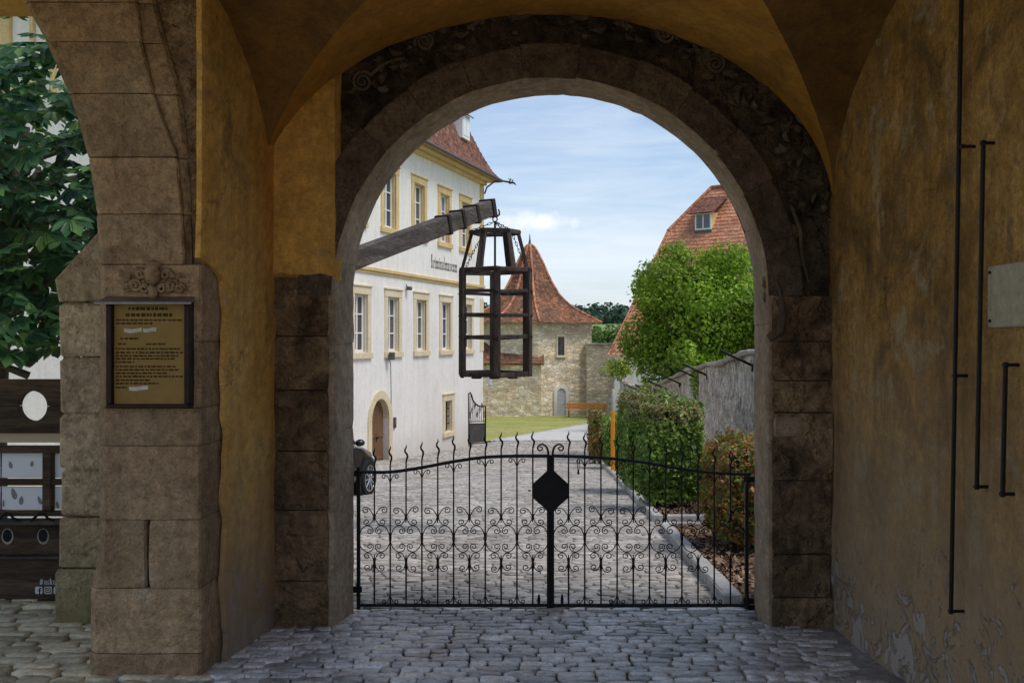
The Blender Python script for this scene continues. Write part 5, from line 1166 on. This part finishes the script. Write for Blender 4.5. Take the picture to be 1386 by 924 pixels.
def bush(name,label,x0,x1,d0,d1,ztop,m,topm,count,size,seed,group,top_frac=.18,sq=.5):
    rg=np.random.default_rng(seed); dm=(d0+d1)/2; zb=G(dm)+.06; c=np.array([(x0+x1)/2,dm,(zb+.12+ztop)/2]); h=np.array([(x1-x0)/2,(d1-d0)/2,(ztop-zb-.12)/2])
    t=thing(name,label,'bush',(c[0],c[1],zb),0,group)
    u=rg.normal(0,1,(count,3)); u/=np.abs(u).max(1)[:,None]; l=np.linalg.norm(u,axis=1)[:,None]; sph=u/l; q=u*(1-sq*.45)+sph*sq*.45*1.25
    ns=np.array([1+.13*fn(a[0]*2.2+seed,a[1]*2.2,a[2]*2.6) +.06*fn(a[0]*6,a[1]*6+seed,a[2]*6) for a in q])[:,None]
    depth=1-np.abs(rg.normal(0,.07,count))[:,None]
    P=c+q*h*ns*depth*np.array([.90,.92,.93]); P[:,0]+=rg.normal(0,.012,count); n=sph*.8; n[:,2]+=.35
    istop=(q[:,2]>1-top_frac*2+rg.normal(0,.14,count))
    k=count//14; j=rg.choice(count,k)
    P2_=np.concatenate([P[~istop],P[j]+sph[j]*rg.uniform(.01,.09,(k,1))*np.array([1,1,1.3])]); n2_=np.concatenate([n[~istop],n[j]])
    leaves(P2_,n2_,size,.52,'foliage',m,t,rg,.6); leaves(P[istop],n[istop],size*.85,.5,'clipped_top',topm,t,rg,.7)
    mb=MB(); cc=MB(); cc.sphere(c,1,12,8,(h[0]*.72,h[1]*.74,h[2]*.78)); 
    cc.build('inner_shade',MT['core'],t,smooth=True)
    rd=random.Random(seed)
    for kx in range(5):
        px=c[0]+rd.uniform(-.5,.5)*h[0]; py=c[1]+rd.uniform(-.5,.5)*h[1]; mb.tube([Vector((px,py,zb-.1)),Vector((px+rd.uniform(-.06,.06),py,zb+.3)),Vector((px+rd.uniform(-.1,.1),py,zb+.8))],[.022,.018,.012],5)
    mb.build('stem',MT['trunk'],t)
    return t
g_='clipped bushes in the planting bed'
bush('clipped_bush','green clipped bush with glossy leaves and browned top, before the tallest bush',1.95,2.92,14.8,15.9,CZ-.98,MT['leaf_hedge'],MT['leaf_top'],15000,.038,1,g_,.16)
bush('clipped_bush','tallest green clipped bush, behind the glossy one and beside the orange post',2.05,3.15,18.2,20.0,CZ-.98,MT['leaf_hedge'],MT['leaf_top'],13000,.044,2,g_,.22)
bush('clipped_bush','reddish brown clipped bush nearest the gate by the right jamb',2.08,3.1,9.9,11.2,CZ-1.06,MT['leaf_red'],MT['leaf_red'],17000,.029,3,g_,.25)
bush('clipped_bush','small far bush with brownish leaves at the end of the planting bed',2.62,3.15,33.2,34.6,CZ-2.45,MT['leaf_red'],MT['leaf_top'],3500,.055,4,g_)
bush('clipped_bush','small light green bush just left of the orange post, next to the brownish far bush',2.72,3.35,29.0,30.8,CZ-2.3,MT['leaf_hedge'],MT['leaf_hedge'],4000,.052,5,g_)
op=at(829.5,556,26.5); t=thing('orange_post','round orange painted post with a grey upper end beside the bushes','post',(op.x,26.5,G(26.5)))
mb=MB(); mb.lathe([(.058,G(26.5)-.1-op.z),(.058,0)],op,10); mb.build('orange_pole',MT['orange'],t,auto=40); mb=MB(); mb.lathe([(.042,.002),(.042,.56),(.03,.58)],op,10); mb.build('grey_pole',MT['coping'],t,auto=40)
t=thing('vine_stem','thin bare climbing stem beside the glossy clipped bush against the grey wall','stem',(3.0,16.4,G(16.4)))
mb=MB(); pp=[at(948,690,16.4),at(950,640,16.5),at(946,600,16.6),at(950,565,16.7),at(943,540,16.8)]; pp[0].z=G(16.4); mb.tube(smooth3(pp) if 0 else pp,[.035,.03,.026,.02,.01],6); mb.build('trunk',MT['trunk'],t,auto=60)
rg=np.random.default_rng(77); P=np.concatenate([np.array(at(947+rg.normal(0,3),545+abs(rg.normal(0,45)),16.5))[None] for _ in range(220)]); leaves(P,np.tile([-.3,-.7,.5],(220,1)),.035,.55,'leaves',MT['leaf_hedge'],t,rg)
for lab,uc,vc,du,dv,dw,cnt in (('bright lime green ivy tumbling over the far end of the grey garden wall',838,497,15,9,56,1500),('yellow green creeper on the grey wall behind the trellis arms',926,503,5,10,25.5,420)):
    c=at(uc,vc,dw); t=thing('ivy' if dw>40 else 'creeper',lab,'climbing plant',(wx_(dw),dw,G(dw))); rg=np.random.default_rng(int(dw))
    P=np.stack([c.x+rg.normal(0,du/F*dw*.6,cnt),dw+rg.normal(0,.25,cnt),c.z+rg.normal(0,dv/F*dw*.6,cnt)],1); P[:,2]-=np.abs(rg.normal(0,.25,cnt))*(rg.uniform(0,1,cnt)<.35)
    if dw<40: P[:,0]=np.maximum(P[:,0]*0+wx_(dw)-.06+rg.normal(0,.05,cnt),wx_(dw)-.15); P[:,2]=wt(dw)+.1-np.abs(rg.normal(0,.45,cnt)); P[:,1]=dw+rg.normal(0,.18,cnt)
    leaves(P,np.tile([-.4,-.5,.6],(cnt,1)),.075 if dw>40 else .04,.6,'foliage',MT['leaf_lime'],t,rg); mb=MB(); mb.tube([Vector((wx_(dw)-.05,dw,G(dw))),Vector((wx_(dw)-.06,dw,c.z))],[.03,.012],5); mb.build('stem',MT['trunk'],t)
# ================================================================== BENCHES
def bench(label,x,y,rz,w):
    t=thing('park_bench',label,'bench',(x,y,G(y)+.0),rz,'orange benches by the tower'); Q=Matrix.Rotation(rz,3,'Z'); o=Vector((x,y,G(y)+.03))
    def B(name,c,d,m): mb=MB(); mb.bbox(o+Q@Vector(c),d,.012,mat=Q); return mb.build(name,m,t)
    for k in range(3): B('seat_slat',(0,-.22+.17*k,.46),(w,.15,.045),MT['bench_wood'])
    for k in range(2): B('back_slat',(0,.30+.03*k,.66+.2*k),(w,.04,.17),MT['bench_wood'])
    for s in (-1,1):
        mb=MB(); xx=s*(w/2-.18); 
        for c,d in (((xx,-.24,.21),(.07,.07,.42)),((xx,.22,.21),(.07,.07,.42)),((xx,0,.425),(.06,.6,.03)),((xx,.345,.66),(.06,.035,.5)),((xx,.0,.06),(.06,.5,.05))): mb.bbox(o+Q@Vector(c),d,.006,mat=Q)
        mb.build('leg',MT['iron_rust'],t)
bench('longer orange wooden bench nearest the tower door',at(785,560,69).x,69,-.05,1.9)
bench('shorter orange wooden bench right of the longer one, partly behind the bushes',at(810,560,68.4).x,68.4,-.2,1.1)
# ================================================================== CAR
hd=R(14); fv=Vector((math.sin(hd),math.cos(hd),0)); lv_=Vector((-math.cos(hd),math.sin(hd),0)); pw=Vector((-2.74,18.5,0)); cc=pw-fv*1.40+lv_*.80
car=thing('parked_car','dark parked car with alloy wheels beside the white building, half hidden by the left jamb','car',(cc.x,cc.y,G(cc.y)))
def CP(x,y,z): q=cc+fv*x+lv_*y; b=cc+fv*x; return Vector((q.x,q.y,G(b.y)+z))
def sect(x,w,z0,z1,r=.12,tw=None):
    tw=tw if tw is not None else w-.05; zm=z0+(z1-z0)*.55
    h=[(w-.10,z0),(w-.02,z0+.10),(w,zm-.1),(w-.01,zm+.06),(tw+.02,z1-.05),(tw-.06,z1)]
    return [CP(x,y,z) for y,z in h]+[CP(x,-y,z) for y,z in h[::-1]]
mb=MB(); mb.loft([sect(x,w,a,b,tw=t_) for x,w,a,b,t_ in ((-2.42,.55,.42,.78,.5),(-2.36,.72,.30,.92,.66),(-2.2,.84,.24,.98,.76),(-1.7,.86,.2,1.0,.8),(-.9,.87,.19,.98,.80),(.2,.87,.19,.96,.80),(1.0,.865,.19,.95,.78),(1.5,.85,.2,.90,.76),(1.85,.82,.22,.84,.72),(2.05,.76,.26,.76,.64),(2.14,.55,.36,.64,.48))]); bo=mb.build('body',MT['car'],car,auto=40)
mb=MB(); mb.loft([[CP(x,y,z) for x,y,z in ((xx,w,za),(xx,w*.97,za+(zt-za)*.5),(xx,w*.84,zt),(xx,-w*.84,zt),(xx,-w*.97,za+(zt-za)*.5),(xx,-w,za))] for xx,w,za,zt in ((-1.95,.72,.95,1.0),(-1.25,.76,.95,1.36),(-.9,.77,.94,1.43),(.0,.77,.93,1.44),(.35,.76,.93,1.38),(1.1,.73,.92,.96))]); mb.build('window',plain('car_glass',(.05,.02,.018),.05,0,1),car,auto=40)
mb=MB(); mb.loft([[CP(x,y,z) for x,y,z in ((xx,w,zt-.05),(xx,w*.93,zt+.012),(xx,-w*.93,zt+.012),(xx,-w,zt-.05))] for xx,w,zt in ((-1.32,.67,1.33),(-.9,.675,1.435),(.0,.675,1.445),(.38,.66,1.375))]); mb.build('roof',MT['car'],car,auto=40)
for s in (-1,1):
    mb=MB()
    for pts in (((-1.93,.97),(-1.25,1.35)),((.40,1.36),(1.08,.97)),((-.45,.95),(-.45,1.42))):
        (a,b),(c,d)=pts; mb.tube([CP(a,s*.755,b),CP((a+c)/2,s*.745,(b+d)/2),CP(c,s*.665 if d>1.2 else s*.735,d)],.035,5)
    mb.build('pillar',MT['car'],car)
    mb=MB(); mb.tube([CP(-1.9,s*.80,.985),CP(-.5,s*.815,.975),CP(1.0,s*.79,.965)],.014,5); mb.build('trim',MT['chrome'],car)
    for xx in (-1.4,1.4):
        w=MB(); c=CP(xx,s*.80,.33)
        def disc(r,y): return [c+fv*(math.cos(a)*r)+Vector((0,0,math.sin(a)*r))+lv_*(s*y) for a in [2*math.pi*i/28 for i in range(28)]]
        w.loft([disc(.335,-.12),disc(.345,-.08),disc(.345,.075),disc(.325,.105),disc(.24,.11)]); wh=w.build('wheel',MT['rubber'],car,auto=40)
        w=MB(); w.loft([disc(.245,.06),disc(.245,.112),disc(.225,.114),disc(.215,.09)],caps=False); w.loft([disc(.06,.07),disc(.055,.112),disc(.03,.118)])
        for k in range(10):
            a=2*math.pi*k/10; p=c+lv_*(s*.104); w.tube([p+fv*math.cos(a)*.04+Vector((0,0,math.sin(a)*.04)),p+fv*math.cos(a+.06)*.225+Vector((0,0,math.sin(a+.06)*.225))],[.02,.016],5)
        w.build('rim',MT['alloy'],wh,auto=40); w=MB(); w.loft([disc(.37,.0),disc(.395,.066),disc(.375,.068)],caps=True); w.build('wheel_arch',MT['rubber'],car)
    mb=MB(); mb.sphere(CP(1.95,s*.66,.68),.13,10,6,(.9,.9,.5)); mb.build('headlight',MT['lamp_clear'],car,smooth=True)
    mb=MB(); mb.sphere(CP(-2.30,s*.66,.80),.13,10,6,(.8,.9,.6)); mb.build('tail_light',MT['lamp_red'],car,smooth=True)
    mb=MB(); mb.sphere(CP(.75,s*.98,1.0),.1,9,6,(.9,.9,.65)); mb.build('mirror',MT['car'],car,smooth=True)
    for xx in (-.35,.55): mb=MB(); mb.bbox(CP(xx,s*.872,.80),(.03,.03,.02),.005); mb.tube([CP(xx-.09,s*.885,.80),CP(xx+.09,s*.885,.80)],.014,5); mb.build('door_handle',MT['car'],car)
# ================================================================== STOCKS IN THE YARD, CHESTNUT
YD=7.78
def SX(u): return (u-693)/F*YD
def SZ(v): return CZ+(458-v)/F*YD
stx=SX(47); sk=thing('wooden_stocks','dark wooden pillory with round neck hole and ankle board, left of the pier','stocks',(stx,YD,G(YD)))
W=MT['wood_stock']; xl,xr=stx-.86,stx+.62
def slab(z0,z1,notches,up):
    """half board whose edge carries semicircular notches"""
    zc_=z0 if up else z1; edge=[(xl,zc_)]
    for nx,r in notches:
        for k in range(13): a=math.pi*(1-k/12); edge.append((nx+math.cos(a)*r,zc_+(math.sin(a)*r if up else -math.sin(a)*r)))
    edge.append((xr,zc_)); other=[(xr,z1 if up else z0),(xl,z1 if up else z0)]; return edge+other
zm=SZ(549); hs_=[(stx-.40,.062),(stx,.118),(stx+.40,.062)]
for up,z0,z1 in ((True,zm+.002,SZ(513)),(False,SZ(585.5),zm-.002)):
    mb=MB(); p=slab(z0,z1,hs_,up); mb.prism(p,lambda a,b,h:Vector((a,h,b)),YD-.045,YD+.045,0); mb.build('neck_board',W,sk)
def pb(name,u0,u1,v0,v1,y0,y1,m=None,b=.006): mb=MB(); mb.bbox(((SX(u0)+SX(u1))/2,(y0+y1)/2,(SZ(v0)+SZ(v1))/2),(abs(SX(u1)-SX(u0)),y1-y0,abs(SZ(v0)-SZ(v1))),b,jit=.002); return mb.build(name,m or W,sk)
pb('rail',-100,150,603,612,YD-.05,YD+.05); pb('rail',-100,150,648,656,YD-.03,YD+.03); pb('rail',-100,150,691,697,YD-.05,YD+.05)
for u0,u1 in ((60,72),(-62,-50),(148,160)): pb('post',u0,u1,612.3,690.5,YD-.04,YD+.04)
for u0,u1 in ((-100,-84),(150,165)): pb('post',u0,u1,500,820,YD+.05,YD+.14)
pb('shelf',-100,150,702,706,YD-.14,YD+.04,MT['wood_old'])
pb('pale_board',-100,150,586.5,602.5,YD+.2,YD+.22,plain('cream_board',(.72,.60,.42),.7))
cut=[(SX(14),.046),(SX(62),.046),(SX(110),.046)]
mb=MB(); z0,z1=SZ(749),SZ(706.5); mb.bbox(((xl+xr)/2,YD,(z0+z1)/2),(xr-xl,.09,z1-z0),.006); ab=mb.build('ankle_board',W,sk)
for cx_,r in cut:
    mb=MB(); zc_=SZ(724); ring=[(cx_+math.cos(a)*r,zc_+math.sin(a)*r*1.35) for a in [2*math.pi*i/20 for i in range(20)]]; rin=[(cx_+math.cos(a)*r*.8,zc_+.006+math.sin(a)*r*1.1) for a in [2*math.pi*i/20 for i in range(20)]]
    mb.loft([[Vector((a,YD-.0455,b)) for a,b in ring],[Vector((a,YD-.047,b)) for a,b in rin]],caps=False); mb.build('hole_rim',MT['coping'],ab)
    mb=MB(); mb.add([Vector((a,YD-.0465,b)) for a,b in rin],[tuple(range(20))]); mb.build('ankle_hole',MT['rubber'],ab)
pb('shelf',-100,150,749.5,753,YD-.10,YD+.04,MT['wood_old'])
bx=pb('base_box',-100,150,753.5,814,YD-.06,YD+.3)
for u0,u1 in ((1.5,59),(73.5,130),(-48,-1)):
    for v0,v1 in ((613.5,646.5),(658,689.5)): pb('white_panel',u0,u1,v0,v1,YD+.01,YD+.02,MT['paper'],.002)
for (u,v,w,h,t_) in ((13.5,629,2.6,5,.25),(42.5,627.5,2.4,4,-.1),(28,677,3,6,-.1),(18,668,3.5,8,.3),(53,677,2.5,6,.4),(4,681,1.5,5,0),(77,683,2,5,.2)):
    mb=MB(); ring=[]
    for i in range(14): a=2*math.pi*i/14; ux=math.cos(a)*w*(1-.3*math.sin(a)); vz=math.sin(a)*h; ring.append(Vector((SX(u+ux*math.cos(t_)-vz*math.sin(t_)),YD+.0085,SZ(v-(vz*math.cos(t_)+ux*math.sin(t_))))))
    mb.add(ring,[tuple(range(14))]); mb.build('printed_mark',MT['grey_blob'],sk)
for u in (18,64,112):
    mb=MB(); mb.tube([Vector((SX(u-13),YD-.10,SZ(701))),Vector((SX(u-6),YD-.11,SZ(695))),Vector((SX(u),YD-.11,SZ(690))),Vector((SX(u+5),YD-.11,SZ(691))),Vector((SX(u+9),YD-.10,SZ(698))),Vector((SX(u+18),YD-.09,SZ(701)))],.011,5); mb.build('shackle',MT['iron'],sk,auto=60)
mb=MB(); sc_=(SX(1)-SX(0)); write(mb,'#mkmr',lambda a,b,h:Vector((SX(59)+a*sc_*5.2,YD-.0625-h*.3,SZ(787.5)+b*sc_*5)),.24,.14)
mb.build('sticker_text',MT['print'],bx)
def rsq(u0,v0,s,fill):
    mb=MB(); out=[]
    for (cx_,cz_,a0) in ((s-2,s-2,0),(2,s-2,90),(2,2,180),(s-2,2,270)):
        for k in range(4): a=R(a0+30*k); out.append((cx_+1.8*math.cos(a),cz_+1.8*math.sin(a)))
    f=lambda a,b,y:Vector((SX(u0+a),YD+y,SZ(v0+s-b)))
    if fill: mb.add([f(a,b,-.0625) for a,b in out],[tuple(range(len(out)))])
    else:
        inn=[(s/2+(a-s/2)*.76,s/2+(b-s/2)*.76) for a,b in out]; mb.loft([[f(a,b,-.0625) for a,b in out],[f(a,b,-.0625) for a,b in inn]],caps=False)
        c1=[(s/2+math.cos(a)*s*.25,s/2+math.sin(a)*s*.25) for a in [i*.4 for i in range(16)]]; c2=[(s/2+math.cos(a)*s*.14,s/2+math.sin(a)*s*.14) for a in [i*.4 for i in range(16)]]
        mb.loft([[f(a,b,-.0625) for a,b in c1],[f(a,b,-.0625) for a,b in c2]],caps=False); mb.add([f(s*.68,s*.76,-.0625),f(s*.76,s*.76,-.0625),f(s*.76,s*.68,-.0625),f(s*.68,s*.68,-.0625)],[(0,1,2,3)])
    return mb
rsq(52.5,790.5,10.2,True).build('sticker_icon',MT['print'],bx); rsq(65,790.5,10.2,False).build('sticker_icon',MT['print'],bx); rsq(77.5,790.5,10.2,True).build('sticker_icon',MT['print'],bx)
mb=MB(); f=lambda a,b,h:Vector((SX(52.5+a),YD-.0632-h*.2,SZ(800.7-b))); stroke_poly(mb,[(8.4,7.6),(7.0,8.0),(6.2,7.2),(6.2,.2)],1.5,f); stroke_poly(mb,[(4.4,4.8),(8.2,4.8)],1.3,f); mb.build('sticker_icon',MT['rubber'],bx)
# chestnut: palmate leaves in drooping tiers
rg=np.random.default_rng(12); ch=thing('chestnut_tree','dark chestnut tree with big fan shaped leaves seen through the side arch','tree',(-6.45,12.2,G(12.2)))
K=2300; ux=rg.uniform(-9.5,-3.0,K); uy=rg.uniform(9.3,13.5,K); q=rg.uniform(0,1,K); topz=CZ+3.25-.12*np.maximum(0,ux+5.2)**2-.2*rg.uniform(0,1,K); botz=CZ-.02-.12*(ux<-4.6)+.22*rg.uniform(-1,1,K)
uz=botz+(topz-botz)*q**.9
keep=(((ux+6.0)/3.2)**2+((uy-11.4)/2.4)**2<1.05); ux,uy,uz=ux[keep],uy[keep],uz[keep]; k=len(ux)
out=np.stack([(ux+6.0)*.4,(uy-12.3)*.5,-.35+0*ux],1)+rg.normal(0,.35,(k,3)); out/=np.linalg.norm(out,axis=1)[:,None]
nrm_=np.stack([0*ux,-.25+0*ux,1+0*ux],1)+rg.normal(0,.35,(k,3)); nrm_-=out*(nrm_*out).sum(1)[:,None]; nrm_/=np.linalg.norm(nrm_,axis=1)[:,None]; sd_=np.cross(nrm_,out)
V=[]; S_=rg.uniform(.20,.30,k)
for a,sc in ((-105,.55),(-62,.8),(-25,.97),(8,1.0),(42,.92),(78,.75),(115,.5)):
    a=R(a+rg.uniform(-5,5)); dirn=out*math.cos(a)+sd_*math.sin(a); L=(S_*sc)[:,None]; per=np.cross(nrm_,dirn); base=np.stack([ux,uy,uz],1); W_=L*.20
    v=np.zeros((k,6,3)); v[:,0]=base+dirn*.01; v[:,1]=base+dirn*L*.42+per*W_*.7+nrm_*L*.0; v[:,2]=base+dirn*L*.70+per*W_*1.1-nrm_*L*.09; v[:,3]=base+dirn*L*1.02-nrm_*L*.24; v[:,4]=base+dirn*L*.70-per*W_*1.1-nrm_*L*.09; v[:,5]=base+dirn*L*.42-per*W_*.7
    V.append(v)
V=np.concatenate(V)
# midrib fold: two half leaflets share the rib
mid=V[:,0:1]*.45+V[:,3:4]*.55-np.repeat(nrm_[None],7,0).reshape(-1,1,3)*.012; V7=np.concatenate([V,mid],1)
np_mesh('crown',V7,[(0,1,2,6),(6,2,3),(0,6,4,5),(6,3,4)],MT['leaf_chest'],ch)
mb=MB(); mb.tube([Vector((-6.45,12.2,G(12.2)-.1)),Vector((-6.40,12.2,1.2)),Vector((-6.2,12.1,3.0)),Vector((-5.9,12.1,4.6))],[.24,.19,.14,.04],9); mb.build('trunk',MT['trunk'],ch,auto=60)
rd=random.Random(8)
for i in range(16):
    z=rd.uniform(1.4,4.2); a=rd.uniform(0,6.28); L=rd.uniform(1.2,2.6); mb=MB(); p=Vector((-5.9,12.15,z)); mb.tube([p,p+Vector((math.cos(a)*L*.5,math.sin(a)*L*.4,.35)),p+Vector((math.cos(a)*L,math.sin(a)*L*.7,.25))],[.05,.03,.008],6); mb.build('limb',MT['trunk'],ch,auto=60)
strip('yard_paving',lambda d:-20,lambda d:-2.75 if d<14 else -6.2,11.9,26,.004,MT['cobble_yard'],step=.6)
# ================================================================== CAMERA, SKY, SUN
cam=bpy.data.cameras.new('camera'); co_=bpy.data.objects.new('camera',cam); COL.objects.link(co_); co_.location=(0,0,CZ); co_.rotation_euler=(R(90),0,0)
cam.sensor_width=36; cam.lens=36*F/1386; cam.shift_y=-4/1386; cam.clip_end=6000; cam.clip_start=.05; scene.camera=co_
SUN_EL,SUN_AZ=60,114
w=bpy.data.worlds.new('World'); scene.world=w; w.use_nodes=True; nt=w.node_tree; nt.nodes.clear()
ow=nt.nodes.new('ShaderNodeOutputWorld'); bg=nt.nodes.new('ShaderNodeBackground'); sky=nt.nodes.new('ShaderNodeTexSky'); sky.sky_type='NISHITA'; sky.sun_disc=False; sky.sun_elevation=R(SUN_EL); sky.sun_rotation=R(SUN_AZ); sky.air_density=1.0; sky.dust_density=1.2; sky.ozone_density=1.2
tc_=nt.nodes.new('ShaderNodeTexCoord'); D=tc_.outputs['Generated']
c1=ramp(nt,noise_(nt,vscale(nt,D,(1.2,1.2,6.5)),2.6,8,.62,.5),[(.36,grey(0)),(.66,grey(1))])
c2=ramp(nt,noise_(nt,vscale(nt,D,(2,2,16)),3.2,7,.6,.8),[(.40,grey(0)),(.70,grey(1))])
hz=N(nt,'ShaderNodeSeparateXYZ'); nt.links.new(D,hz.inputs[0])
veil=math_(nt,'ADD',math_(nt,'MULTIPLY',c1,.36),math_(nt,'MULTIPLY',c2,.22)); lowz=N(nt,'ShaderNodeMapRange',interpolation_type='SMOOTHSTEP'); nt.links.new(hz.outputs['Z'],lowz.inputs[0]); lowz.inputs[1].default_value=-.02; lowz.inputs[2].default_value=.22; lowz.inputs[3].default_value=.5; lowz.inputs[4].default_value=0
veil=math_(nt,'ADD',math_(nt,'ADD',veil,lowz.outputs[0]),.03,True)
# low heap cloud near the horizon straight ahead
blob=N(nt,'ShaderNodeVectorMath',operation='DISTANCE'); nt.links.new(vscale(nt,D,(.75,1,3.2)),blob.inputs[0]); dirc=Vector((.024,1,.118)).normalized(); blob.inputs[1].default_value=(dirc.x*.75,dirc.y,dirc.z*3.2)
cum=math_(nt,'SUBTRACT',math_(nt,'ADD',.004,math_(nt,'MULTIPLY',noise_(nt,D,70,6,.62),.055)),blob.outputs['Value']); cum=math_(nt,'MULTIPLY',cum,30,True)
skyc=mul(nt,sky.outputs[0],(.92,1.0,1.10)); col=mul(nt,skyc,(5.9,6.4,7.0),veil,'MIX'); col=mul(nt,col,(8.0,8.0,8.1),math_(nt,'MULTIPLY',cum,.8),'MIX')
nt.links.new(col,bg.inputs[0]); bg.inputs[1].default_value=.15; nt.links.new(bg.outputs[0],ow.inputs[0])
sl_=bpy.data.lights.new('sun','SUN'); sl_.energy=2.3; sl_.angle=R(24); sl_.color=(1,.95,.87); so=bpy.data.objects.new('sun',sl_); COL.objects.link(so)
sd3=Vector((math.sin(R(SUN_AZ))*math.cos(R(SUN_EL)),math.cos(R(SUN_AZ))*math.cos(R(SUN_EL)),math.sin(R(SUN_EL)))); so.rotation_euler=sd3.to_track_quat('Z','Y').to_euler(); so.location=(10,5,20)
scene.view_settings.view_transform='Standard'; scene.view_settings.look='None'; scene.view_settings.exposure=0; scene.view_settings.gamma=1
cy_=scene.cycles; cy_.use_denoising=True; cy_.max_bounces=10; cy_.diffuse_bounces=6; cy_.glossy_bounces=4; cy_.transmission_bounces=4; cy_.sample_clamp_indirect=6
